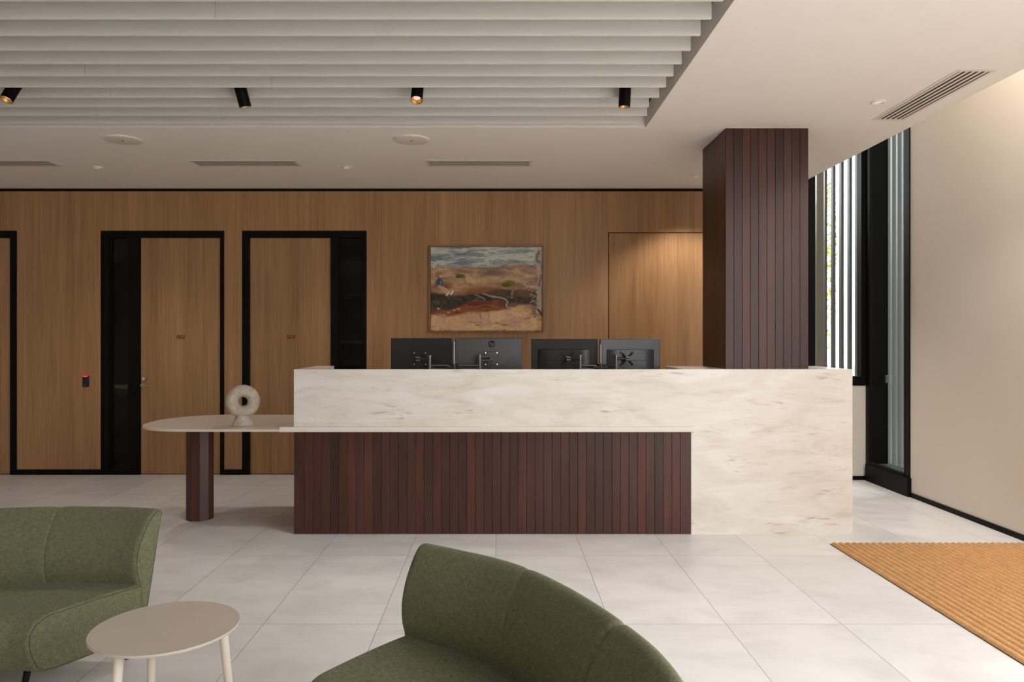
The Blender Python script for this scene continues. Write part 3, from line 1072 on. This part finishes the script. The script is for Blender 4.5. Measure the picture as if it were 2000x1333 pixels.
    lay(line([(0.47, 0.555), (0.55, 0.59), (0.64, 0.61), (0.69, 0.65), (0.68, 0.70), (0.72, 0.745)], 0.013), c(158, 152, 138))
    lay(blob(0.74, 0.69, 0.05, 0.035, 0.4) * 0.8, c(110, 92, 84))
    lay(blob(0.73, 0.60, 0.012, 0.02, 0.4) * 0.8, c(176, 104, 66))
    # small trees
    lay(line([(0.30, 0.35), (0.305, 0.40), (0.32, 0.45)], 0.014), c(150, 132, 108))
    lay(blob(0.27, 0.345, 0.055, 0.028, 0.5, 0.15, 0.9), c(112, 92, 30))
    lay(blob(0.25, 0.355, 0.03, 0.018, 0.5, 0, 0.9), c(84, 72, 22))
    lay(line([(0.755, 0.44), (0.74, 0.52), (0.73, 0.56)], 0.022), c(146, 104, 80))
    lay(blob(0.70, 0.44, 0.07, 0.045, 0.5, 0.0, 0.9), c(124, 102, 40))
    lay(blob(0.68, 0.455, 0.04, 0.025, 0.5, 0, 0.9), c(92, 82, 28))
    lay(blob(0.79, 0.45, 0.025, 0.035, 0.5, 0, 0.9) * 0.8, c(128, 116, 70))
    # grey tree on the right
    lay(blob(0.96, 0.66, 0.09, 0.16, 0.6, 0, 1.2) * 0.75, c(92, 74, 64))
    lay(line([(0.985, 0.10), (0.965, 0.2), (0.98, 0.30), (0.99, 0.42), (0.97, 0.52), (0.985, 0.66), (0.965, 0.76)], 0.045), c(172, 158, 146))
    lay(line([(0.975, 0.06), (0.955, 0.11), (0.955, 0.16), (0.975, 0.18)], 0.024), c(122, 122, 108))
    lay(line([(0.99, 0.34), (0.975, 0.46)], 0.014), c(118, 104, 104))
    lay(line([(0.97, 0.50), (0.90, 0.48), (0.87, 0.46)], 0.013), c(172, 156, 144))
    for k in range(14):
        u, v_ = 0.88 + 0.08 * ((k * 37) % 10) / 10, 0.52 + 0.2 * ((k * 53) % 14) / 14
        lay(line([(u, v_), (u + 0.03, v_ + 0.02 * ((k % 3) - 1))], 0.006) * 0.9, c(186, 158, 136))
    lay(line([(0.96, 0.74), (0.985, 0.78), (1.0, 0.82)], 0.012), c(60, 44, 36))
    # child sitting on the bank
    lay(blob(0.075, 0.335, 0.034, 0.045, 0.25, 0, 0.1), c(142, 104, 72))
    lay(blob(0.092, 0.345, 0.015, 0.024, 0.3, 0, 0.1), c(206, 164, 134))
    lay(blob(0.070, 0.315, 0.030, 0.026, 0.3, 0, 0.1), c(156, 116, 78))
    lay(blob(0.078, 0.43, 0.034, 0.062, 0.25, 0.06, 0.1), c(62, 72, 104))
    lay(blob(0.092, 0.425, 0.011, 0.035, 0.4, 0, 0.1), c(104, 116, 134))
    lay(blob(0.078, 0.475, 0.026, 0.026, 0.3, -0.5, 0.1), c(150, 136, 112))
    lay(line([(0.085, 0.485), (0.125, 0.53), (0.15, 0.555)], 0.015, 0.3), c(202, 160, 130))
    lay(line([(0.10, 0.475), (0.14, 0.51), (0.172, 0.535)], 0.014, 0.3), c(210, 168, 138))
    lay(line([(0.145, 0.575), (0.163, 0.545)], 0.013, 0.3), c(226, 218, 206))
    lay(line([(0.18, 0.565), (0.20, 0.53)], 0.013, 0.3), c(230, 222, 210))
    col *= (0.93 + 0.14 * fbm(U * 60, V * 60, 71, 2))[..., None]
    col = np.clip(col, 0, 1)
    return np.where(col <= 0.04045, col / 12.92, ((col + 0.055) / 1.055) ** 2.4)


NX, NY = 240, 180
hx, hy = PW - e - 0.003, PH - e - 0.003
us, vs_ = np.linspace(0, 1, NX), np.linspace(0, 1, NY)
U, V = np.meshgrid(us, vs_)
pcol = painting_colors(U, V)
imp = (fbm(U * 50, V * 70, 91, 3) - 0.5) * 0.0016
verts = [(-hx + 2 * hx * U[j, i], -0.036 + imp[j, i], hy - 2 * hy * V[j, i]) for j in range(NY) for i in range(NX)]
faces = [(j * NX + i, (j + 1) * NX + i, (j + 1) * NX + i + 1, j * NX + i + 1) for j in range(NY - 1) for i in range(NX - 1)]
nv = len(verts)
verts += [(-hx, -0.01, hy), (hx, -0.01, hy), (hx, -0.01, -hy), (-hx, -0.01, -hy)]
q = [0, NX - 1, (NY - 1) * NX + NX - 1, (NY - 1) * NX]
top = [i for i in range(NX)]
rgt = [j * NX + NX - 1 for j in range(NY)]
bot = [(NY - 1) * NX + i for i in range(NX - 1, -1, -1)]
lft = [j * NX for j in range(NY - 1, -1, -1)]
faces += [tuple(top + [nv + 1, nv]), tuple(rgt + [nv + 2, nv + 1]), tuple(bot + [nv + 3, nv + 2]), tuple(lft + [nv, nv + 3])]
faces.append((nv, nv + 1, nv + 2, nv + 3))
me = bpy.data.meshes.new('canvas')
me.from_pydata(verts, [], faces)
att = me.color_attributes.new('Col', 'FLOAT_COLOR', 'POINT')
flat = np.ones((len(verts), 4), dtype=np.float32)
flat[:nv, :3] = pcol.reshape(-1, 3)
att.data.foreach_set('color', flat.ravel())
me.materials.append(PAINT)
for p_ in me.polygons[:(NX - 1) * (NY - 1)]:
    p_.use_smooth = True
cv = bpy.data.objects.new('canvas', me)
C.objects.link(cv)
cv.parent = pic

# ------------------------------------------------------------------ card reader
cr = thing('card_reader', 'small black card reader with a red light left of door 002', 'card reader', ((169 - 975) * WY / 1437, WY, 1.02))
BX(-0.026, 0.036, -0.006, 0.0, -0.062, 0.058).build('backplate', GREYM, cr, 0.002)
BX(-0.031, 0.027, -0.026, -0.006, -0.066, 0.052).build('housing', m_plain('black_reader_plastic', (0.006, 0.006, 0.006, 1), 0.3), cr, 0.005)
BX(-0.027, 0.023, -0.0268, -0.007, 0.041, 0.054).build('indicator_light', REDL, cr, 0.004)
BX(-0.010, 0.006, -0.0268, -0.0255, -0.056, -0.048).build('badge', GREYM, cr)

# ------------------------------------------------------------------ monitors and arms
WT = 0.775


def rrect_loop(x0, x1, z0, z1, y, r=0.012, n=5):
    pts = []
    for cx_, cz_, a0 in ((x1 - r, z1 - r, 0), (x0 + r, z1 - r, PI / 2), (x0 + r, z0 + r, PI), (x1 - r, z0 + r, 1.5 * PI)):
        for k in range(n):
            a = a0 + (PI / 2) * k / (n - 1)
            pts.append((cx_ + r * math.cos(a), y, cz_ + r * math.sin(a)))
    return pts


def monitor(label, cx_, cz_, cy_, w_, h_, rz, mat, bulge=False, logo=False):
    r = thing('monitor', label, 'monitor', (cx_, cy_, cz_), rz, 'monitors behind the desk upstand')
    BX(-w_ / 2, w_ / 2, -0.012, 0.012, -h_ / 2, h_ / 2).build('back_shell', mat, r, 0.004)
    BX(-w_ / 2 + 0.004, w_ / 2 - 0.004, 0.012, 0.015, -h_ / 2 + 0.004, h_ / 2 - 0.004).build('screen', SCREEN, r)
    if bulge:
        b = MB()
        prof = []
        hw = w_ / 2 - 0.05
        for k in range(15):
            t = k / 14
            xx = -hw + 2 * hw * t
            ed = min(t, 1 - t) * 2 * hw
            d = 0.032 * min(1.0, ed / 0.07) ** 0.55 if ed > 0 else 0.0
            prof.append((xx, -0.010 - d))
        poly = prof + [(hw, -0.004), (-hw, -0.004)]
        b.prism(poly, -h_ / 2 + 0.03, h_ / 2 - 0.085)
        b = b.build('rear_housing', mat, r, 0.003, 35)
        BX(-hw + 0.07, hw - 0.07, -0.0435, -0.0425, -0.012, -0.0095).build('housing_groove', BLACK, b)
    if logo:
        dsk = MB().lathe([(0.0, -0.0012), (0.0285, -0.0012), (0.0285, 0.0), (0, 0.0)], 40, (0.022, -0.012, 0.115), 'y')
        dsk = dsk.build('logo_disc', BLACK, r)
        text_mesh('hp', 0.050, 0.0006, LOGOG, 'logo_lettering', dsk, (0.022, -0.0136, 0.117), 0.25)
    return r


def monitor_arms(label, px, py, mounts):
    """pole clamped to the worktop; mounts = [(x, y, z, side)] centre of each plate on the monitor backs"""
    r = thing('monitor_stand', label, 'monitor stand', (px, py, WT), 0, 'double monitor stands')
    BX(-0.05, 0.05, -0.04, 0.04, 0.0, 0.012).build('base', MONB, r, 0.003)
    MB().tube([(0, 0, 0.012), (0, 0, 0.680 if px < 0 else 0.66)], 0.014, 16).build('pole', GREYM, r, 0, 40)
    MB().lathe([(0.0, 0.445), (0.026, 0.445), (0.026, 0.50), (0.0, 0.50)], 20).build('collar', MONB, r, 0.0, 40)
    for mx, my, mz, s, gm in mounts:
        x_, y_, z_ = mx - px, my - py, mz - WT
        arm = MB()
        zl = 0.472
        xa, xb = s * 0.035, x_ - s * 0.095
        ya = -0.012
        arm.tube(rrect_loop(min(xa, xb), max(xa, xb), zl - 0.014, zl + 0.016, ya), 0.0065, 8, True)
        arm.build('lower_arm', GREYM if gm else MONB, r, 0, 60)
        k = MB()
        k.tube([(0, ya, zl), (s * 0.06, ya, zl)], 0.013, 12)
        k.build('arm_joint', MONB, r, 0, 40)
        el = MB()
        el.tube([(xb, ya, zl - 0.018), (xb, ya, z_ + 0.018)], 0.0115, 12)
        el.lathe([(0.0, 0.0), (0.016, 0.0), (0.016, 0.016), (0.0, 0.016)], 16, (xb, ya, z_ + 0.014))
        el.build('elbow', GREYM, r, 0, 40)
        up = MB()
        if gm == 2:
            up.tube(rrect_loop(min(xb, x_), max(xb, x_), z_ - 0.014, z_ + 0.014, ya), 0.0060, 8, True)
        else:
            up.tube([(xb, ya, z_), (x_ - s * 0.01, ya + 0.01, z_)], 0.0095, 10)
        up.tube([(x_, ya, z_), (x_, y_ - 0.006, z_)], 0.013, 12)
        up.build('upper_arm', GREYM if gm == 2 else MONB, r, 0, 60)
        kn = MB()
        for dz in (-0.011, 0.011):
            kn.tube([(x_ - 0.018, ya - 0.004, z_ + dz), (x_ + 0.016, ya - 0.004, z_ + dz)], 0.007, 10)
        kn.build('tilt_knuckle', GREYM, r, 0, 60)
        cb_ = MB()
        for q_ in range(3):
            dx = (q_ - 1) * 0.025
            cb_.tube([(x_ + dx * 0.3, ya + 0.006, z_ - 0.012), (x_ + dx * 0.7 - s * 0.01, ya - 0.004, z_ - 0.05), (x_ + dx * 1.5 - s * 0.03, ya + 0.004, z_ - 0.13),
                      (x_ + dx - s * 0.05, ya + 0.01, z_ - 0.24)], 0.0028, 6)
        cb_.build('cable', MONB, r, 0, 60)
    return r


def vesa(root_arm, px, py, mx, my, mz, rz, cross):
    M = Matrix.Translation((mx - px, my - py, mz - WT)) @ Matrix.Rotation(rz, 4, 'Z')
    if not cross:
        pl_ = BX(-0.056, 0.056, -0.004, 0.0, -0.056, 0.056).xf(M).build('mount_plate', MONB, root_arm, 0.002)
    else:
        b = MB()
        for a in (1, -1):
            b.tube([(-0.05, -0.003, -0.05 * a), (0.05, -0.003, 0.05 * a)], 0.0065, 8)
        for sx in (-1, 1):
            for sz in (-1, 1):
                b.lathe([(0.0, -0.006), (0.010, -0.006), (0.010, 0.0), (0.0, 0.0)], 12, (sx * 0.05, 0.0, sz * 0.05), 'y')
        b.xf(M).build('mount_plate', MONB, root_arm, 0, 40)
    if not cross:
        for sx in (-1, 1):
            for sz in (-1, 1):
                MB().lathe([(0.0, -0.009), (0.0058, -0.0085), (0.0072, -0.004), (0, -0.004)], 14, (sx * 0.048, 0, sz * 0.048), 'y').xf(M).build('screw', CHROME, pl_, 0, 40)


A1, A2 = math.radians(-9), math.radians(9)
mz = 1.319
monitor('black monitor at the left end of the row of four', -0.639, mz, 6.06, 0.52, 0.33, A1, MONB)
monitor('window lit monitor with a round hp logo', -0.086, mz, 6.06, 0.555, 0.33, A2, MONG, False, True)
monitor('black monitor with raised rear housing, third from the left', 0.537, mz - 0.008, 6.06, 0.548, 0.33, math.radians(-7), MONB, True)
monitor('window lit monitor at the right end of the row, nearest the column', 1.076, mz - 0.008, 6.06, 0.515, 0.33, math.radians(10), MONG2, True)
a = monitor_arms('double armed monitor stand holding the two left monitors', -0.366, 5.955, [(-0.655, 6.042, 1.315, -1, 1), (-0.062, 6.042, 1.318, 1, 2)])
vesa(a, -0.366, 5.955, -0.650, 6.045, 1.315, A1, False)
vesa(a, -0.366, 5.955, -0.066, 6.045, 1.315, A2, False)
a = monitor_arms('double armed monitor stand holding the two right monitors', 0.820, 5.955, [(0.560, 6.002, 1.318, -1, 1), (1.040, 6.002, 1.318, 1, 0)])
vesa(a, 0.820, 5.955, 0.560, 6.004, 1.316, math.radians(-7), True)
vesa(a, 0.820, 5.955, 1.045, 6.004, 1.316, math.radians(10), True)

# ------------------------------------------------------------------ entrance mat
mt = MB()
X0, X1, Y0, Y1 = 2.381, 3.80, 2.2, 5.289
nr = 30
pt = (X1 - X0) / nr
for i in range(nr):
    a = X0 + pt * i
    pr = [(a, 0.004)] + [(a + pt * (0.06 + 0.88 * k / 8), 0.008 + 0.010 * math.sin(PI * k / 8) ** 0.6 if 0 < k < 8 else 0.006) for k in range(9)] + [(a + pt, 0.004)]
    n_ = len(pr)
    ys = [Y0, Y0 + 0.01] + [Y0 + 0.01 + (Y1 - Y0 - 0.02) * k / 40 for k in range(1, 40)] + [Y1 - 0.01, Y1]
    vs2, fs2 = [], []
    for q_, yy in enumerate(ys):
        en = 0.55 if q_ in (0, len(ys) - 1) else 1.0
        jit = (random.random() - 0.5) * 0.0012
        for (xx, zz) in pr:
            vs2.append((xx + jit, yy, zz * en))
    for q_ in range(len(ys) - 1):
        for k in range(n_ - 1):
            fs2.append((q_ * n_ + k, q_ * n_ + k + 1, (q_ + 1) * n_ + k + 1, (q_ + 1) * n_ + k))
    mt.add(vs2, fs2)
mat_root = thing('entrance_mat', 'ribbed tan coir entrance mat on the floor by the white wall', 'doormat', (0, 0, 0))
mt.build('ribbed_pile', COIR, mat_root, 0, 60)
BX(X0 - 0.004, X1, Y0, Y1, 0.0, 0.004).build('backing', m_plain('brown_mat_backing', (0.07, 0.045, 0.03, 1), 0.9), mat_root)

# ------------------------------------------------------------------ round side table
tb = thing('side_table', 'round beige side table on three splayed cream legs beside the left sofa', 'side table', (-1.198, 2.645, 0))
MB().lathe([(0.0, 0.438), (0.245, 0.438), (0.251, 0.441), (0.252, 0.446), (0.250, 0.450), (0.0, 0.450)], 96).build('table_top', SIDET, tb, 0, 30)
for ang in (-112, 8, 128):
    a = math.radians(ang)
    t0, t1 = 0.195, 0.240
    MB().tube([(t0 * math.cos(a), t0 * math.sin(a), 0.438), (t1 * math.cos(a), t1 * math.sin(a), 0.0)], 0.0165, 20, False, 0.0135).build('leg', SIDEL, tb, 0, 40)

# ------------------------------------------------------------------ curved sofas
BACK = [(0.095, 0.135), (0.052, 0.36), (0.012, 0.60), (0.000, 0.655), (0.008, 0.677), (0.028, 0.683), (0.055, 0.668), (0.088, 0.625), (0.122, 0.56),
        (0.143, 0.485), (0.142, 0.41), (0.128, 0.355), (0.120, 0.28), (0.120, 0.135)]
SEAT = [(0.085, 0.120), (0.088, 0.25), (0.092, 0.345), (0.140, 0.357), (0.30, 0.362), (0.46, 0.361), (0.545, 0.355), (0.592, 0.328), (0.614, 0.285), (0.612, 0.235),
        (0.592, 0.17), (0.565, 0.135), (0.50, 0.120), (0.3, 0.118)]


def catmull_closed(p, sub, sharp=()):
    n_ = len(p)
    out = []
    for i in range(n_):
        p0, p1, p2, p3 = [np.array(p[(i + k) % n_]) for k in (-1, 0, 1, 2)]
        if i in sharp:
            p0 = p1
        if (i + 1) % n_ in sharp:
            p3 = p2
        for k in range(sub):
            t = k / sub
            out.append(0.5 * ((2 * p1) + (-p0 + p2) * t + (2 * p0 - 5 * p1 + 4 * p2 - p3) * t * t + (-p0 + 3 * p1 - 3 * p2 + p3) * t ** 3))
    return np.array(out)


def inset(poly, e_):
    n_ = len(poly)
    d = np.roll(poly, -1, 0) - np.roll(poly, 1, 0)
    d /= np.linalg.norm(d, axis=1)[:, None] + 1e-9
    nrm = np.stack([-d[:, 1], d[:, 0]], 1)
    area = 0.5 * np.sum(poly[:, 0] * np.roll(poly[:, 1], -1) - np.roll(poly[:, 0], -1) * poly[:, 1])
    if area < 0:
        nrm = -nrm
    return poly + nrm * e_


def path_eval(ctrl, m=240):
    P = np.array([c_[0] for c_ in ctrl], float)
    Dr = np.array([c_[1] for c_ in ctrl], float)
    out, dd = [], []
    n_ = len(P)
    for i in range(n_ - 1):
        q_ = [P[max(i - 1, 0)], P[i], P[i + 1], P[min(i + 2, n_ - 1)]]
        for k in range(m // (n_ - 1)):
            t = k / (m // (n_ - 1))
            out.append(0.5 * ((2 * q_[1]) + (-q_[0] + q_[2]) * t + (2 * q_[0] - 5 * q_[1] + 4 * q_[2] - q_[3]) * t * t + (-q_[0] + 3 * q_[1] - 3 * q_[2] + q_[3]) * t ** 3))
            dd.append(Dr[i] * (1 - t) + Dr[i + 1] * t)
    out.append(P[-1])
    dd.append(Dr[-1])
    out, dd = np.array(out), np.array(dd)
    # smooth the directions
    for _ in range(12):
        dd[1:-1] = (dd[:-2] + dd[1:-1] * 2 + dd[2:]) / 4
    dd /= np.linalg.norm(dd, axis=1)[:, None]
    s = np.concatenate([[0], np.cumsum(np.linalg.norm(np.diff(out, axis=0), axis=1))])
    return out, dd, s


def sweep(poly, path, s0, s1, creases, name, mat, parent, org, j0=False, j1=False):
    er = 0.045
    P, Dr, S = path
    L = s1 - s0
    base = [0, 0.0006, 0.002, 0.005, 0.009, 0.014, 0.019, 0.026, 0.034, er]
    ts = [s0 + b for b in base] + list(np.linspace(s0 + er, s1 - er, 70)[1:-1]) + [s1 - b for b in base[::-1]]
    for c_ in creases:
        ts += list(c_ + np.linspace(-0.05, 0.05, 23))
    ts = sorted(set(round(t, 5) for t in ts))
    vs3, fs3 = [], []
    n_ = len(poly)
    for t in ts:
        px_, py_ = np.interp(t, S, P[:, 0]), np.interp(t, S, P[:, 1])
        dx, dy = np.interp(t, S, Dr[:, 0]), np.interp(t, S, Dr[:, 1])
        ln = math.hypot(dx, dy)
        dx, dy = dx / ln, dy / ln
        q_ = min(t - s0, s1 - t)
        e_ = 0.0
        jn = j0 if t - s0 < s1 - t else j1
        er_, am = (0.024, 0.030) if jn else (0.026, 0.015)
        if q_ < er_:
            e_ = am * (1 - math.sqrt(max(0, 1 - (1 - q_ / er_) ** 2)))
        for c_ in creases:
            e_ += 0.0022 * math.exp(-((t - c_) / 0.005) ** 2) + 0.0026 * math.exp(-((t - c_) / 0.026) ** 2)
        pl = inset(poly, e_)
        for l_, z_ in pl:
            vs3.append((px_ + dx * l_ - org[0], py_ + dy * l_ - org[1], z_))
    m_ = len(ts)
    for i in range(m_ - 1):
        for k in range(n_):
            l2 = (k + 1) % n_
            fs3.append((i * n_ + k, i * n_ + l2, (i + 1) * n_ + l2, (i + 1) * n_ + k))
    fs3.append(tuple(range(n_)))
    fs3.append(tuple((m_ - 1) * n_ + k for k in range(n_ - 1, -1, -1)))
    return MB().add(vs3, fs3).build(name, mat, parent, 0, 50)


def piping(poly, path, s_at, parent, org, e_, name='seam'):
    P, Dr, S = path
    px_, py_ = np.interp(s_at, S, P[:, 0]), np.interp(s_at, S, P[:, 1])
    dx, dy = np.interp(s_at, S, Dr[:, 0]), np.interp(s_at, S, Dr[:, 1])
    ln = math.hypot(dx, dy)
    pl = inset(poly, e_)
    pts_ = [(px_ + dx / ln * l_ - org[0], py_ + dy / ln * l_ - org[1], z_) for l_, z_ in pl]
    return MB().tube(pts_, 0.0011, 6, True).build(name, SEAM, parent, 0, 60)


PB = catmull_closed(BACK, 6, sharp=(0, 13))
PS = catmull_closed(SEAT, 6, sharp=(0,))


def sofa(label, ctrl, org, modules, creases, feet):
    r = thing('curved_sofa', label, 'sofa', (org[0], org[1], 0))
    path = path_eval(ctrl)
    total = path[2][-1]
    for (s0, s1) in modules:
        s1 = total if s1 is None else s1
        bk_ = sweep(PB, path, s0, s1, [c_ for c_ in creases if s0 < c_ < s1], 'backrest', FAB, r, org, s0 > 0, s1 < total)
        st_ = sweep(PS, path, s0 + 0.001, s1 - 0.001, [], 'seat', FAB, r, org)
        for s_ in (s0, s1):
            if s_ in (0.0, total):
                sg = 0.0018 if s_ == 0.0 else -0.0018
                piping(PB, path, s_ + sg, bk_, org, 0.0092)
                piping(PS, path, s_ + sg, st_, org, 0.0092)
    for (s_, l_, ol) in feet:
        s_ = min(s_, total)
        px_, py_ = np.interp(s_, path[2], path[0][:, 0]), np.interp(s_, path[2], path[0][:, 1])
        dx, dy = np.interp(s_, path[2], path[1][:, 0]), np.interp(s_, path[2], path[1][:, 1])
        MB().tube([(px_ + dx * l_ - org[0], py_ + dy * l_ - org[1], 0.135), (px_ + dx * (l_ + ol) - org[0], py_ + dy * (l_ + ol) - org[1], 0.0)], 0.014, 12, False, 0.011).build('leg', BLACK, r, 0, 40)
    return r


c1 = [((-1.583, 3.470), (-0.485, -0.875)), ((-1.72, 3.503), (-0.40, -0.917)), ((-1.90, 3.520), (-0.25, -0.97)), ((-2.10, 3.520), (-0.06, -1.0)),
      ((-2.35, 3.488), (0.20, -0.98)), ((-2.62, 3.41), (0.44, -0.90))]
sofa('olive green curved sofa at the left edge, behind the round side table', c1, (-2.0, 3.2), [(0.0, None)], [0.505],
     [(0.12, 0.545, 0.03), (0.10, 0.12, -0.02), (0.95, 0.53, 0.03), (0.92, 0.12, -0.02)])
c2 = [((-0.290, 2.905), (-0.595, -0.80)), ((-0.145, 2.805), (-0.62, -0.785)), ((-0.010, 2.705), (-0.68, -0.735)), ((0.115, 2.575), (-0.76, -0.65)),
      ((0.225, 2.400), (-0.87, -0.49)), ((0.305, 2.235), (-0.95, -0.31)), ((0.365, 2.082), (-0.985, -0.17)), ((0.420, 1.90), (-1.0, -0.02)),
      ((0.440, 1.70), (-0.99, 0.12)), ((0.415, 1.45), (-0.94, 0.34)), ((0.33, 1.22), (-0.85, 0.53))]
P2 = path_eval(c2)
i_ = np.argmin(np.hypot(P2[0][:, 0] - 0.365, P2[0][:, 1] - 2.082))
s_mod = float(P2[2][i_])
i_ = np.argmin(np.hypot(P2[0][:, 0] - 0.115, P2[0][:, 1] - 2.575))
s_cr = float(P2[2][i_])
sofa('olive green curved sofa in the foreground, turned away from the desk', c2, (-0.1, 2.2), [(0.0, s_mod), (s_mod, None)], [s_cr],
     [(0.06, 0.52, 0.02), (0.10, 0.12, -0.02), (s_mod - 0.06, 0.5, 0.02), (s_mod + 0.1, 0.5, 0.02), (s_mod, 0.12, -0.02), (1.75, 0.5, 0.02), (1.7, 0.12, -0.02)])

# ------------------------------------------------------------------ tree outside the corner window
tr = thing('tree', 'yellow green tree seen between the fins of the corner window', 'tree', (4.83, 12.2, -0.06))
MB().tube([(0, 0, 0), (0.03, 0, 1.2), (-0.02, 0.03, 2.6), (0.02, 0, 4.4)], 0.09, 10, False, 0.03).build('trunk', BARK, tr, 0, 40)
lv = MB()
rg = random.Random(3)
for k in range(5200):
    th, ph, rr = rg.uniform(0, 2 * PI), rg.uniform(-1, 1), rg.random() ** 0.4
    cz_ = 2.9
    px_ = 0.72 * rr * math.cos(th) * math.sqrt(1 - ph * ph)
    py_ = 0.72 * rr * math.sin(th) * math.sqrt(1 - ph * ph)
    pz_ = cz_ + 2.8 * rr * ph
    a, b = rg.uniform(0, PI), rg.uniform(0, PI)
    M = Matrix.Translation((px_, py_, pz_)) @ Matrix.Rotation(a, 4, 'X') @ Matrix.Rotation(b, 4, 'Z')
    q_ = [M @ Vector(p_) for p_ in ((-0.05, 0, 0), (0, 0.022, 0.006), (0.05, 0, 0), (0, -0.022, 0.006))]
    lv.add(q_, [(0, 1, 2, 3)])
lv.build('foliage', LEAF, tr)

# ------------------------------------------------------------------ lamps of the room and added fill lights
for lx, ly in ((-1.443, 6.98), (-3.808, 6.98)):
    spot('downlight_lamp', (lx, ly, CZ - 0.012), (lx, ly - 0.5, 0), 36, 120, 0.9, (1.0, 0.92, 0.83), 0.03)
for lx, ly, lz in ((-3.22, 4.80, 2.96), (-0.54, 4.80, 2.96), (0.835, 4.865, 2.96)):
    spot('spotlight_fill', (lx, ly, lz), (lx, ly - 0.55, 0), 38, 105, 1.0, (1.0, 0.96, 0.91), 0.03)  # fill light added at the spotlights to lift the floor
spot('downlight_lamp', (1.98, 7.40, CZ - 0.012), (1.98, 7.40, 0), 66, 112, 0.55, (1.0, 0.90, 0.78), 0.03)
spot('downlight_lamp', (2.60, 5.05, CZ - 0.012), (2.60, 5.05, 0), 22, 128, 0.5, (1.0, 0.94, 0.86), 0.03)
for ox in (-4.7, -1.9):
    spot('office_fill', (ox, 9.6, 2.58), (ox, 9.6, 0), 6.0, 150, 1.0, (1.0, 0.95, 0.85), 0.1)  # unseen fill lights added to brighten the offices
cl = bpy.data.lights.new('cove_lamp', 'AREA')
cl.shape, cl.size, cl.size_y, cl.energy, cl.color = 'RECTANGLE', 0.3, 2.0, 12, (1.0, 0.86, 0.66)
co_ = bpy.data.objects.new('cove_lamp', cl)
C.objects.link(co_)
co_.location = (3.5, 4.3, 4.5)
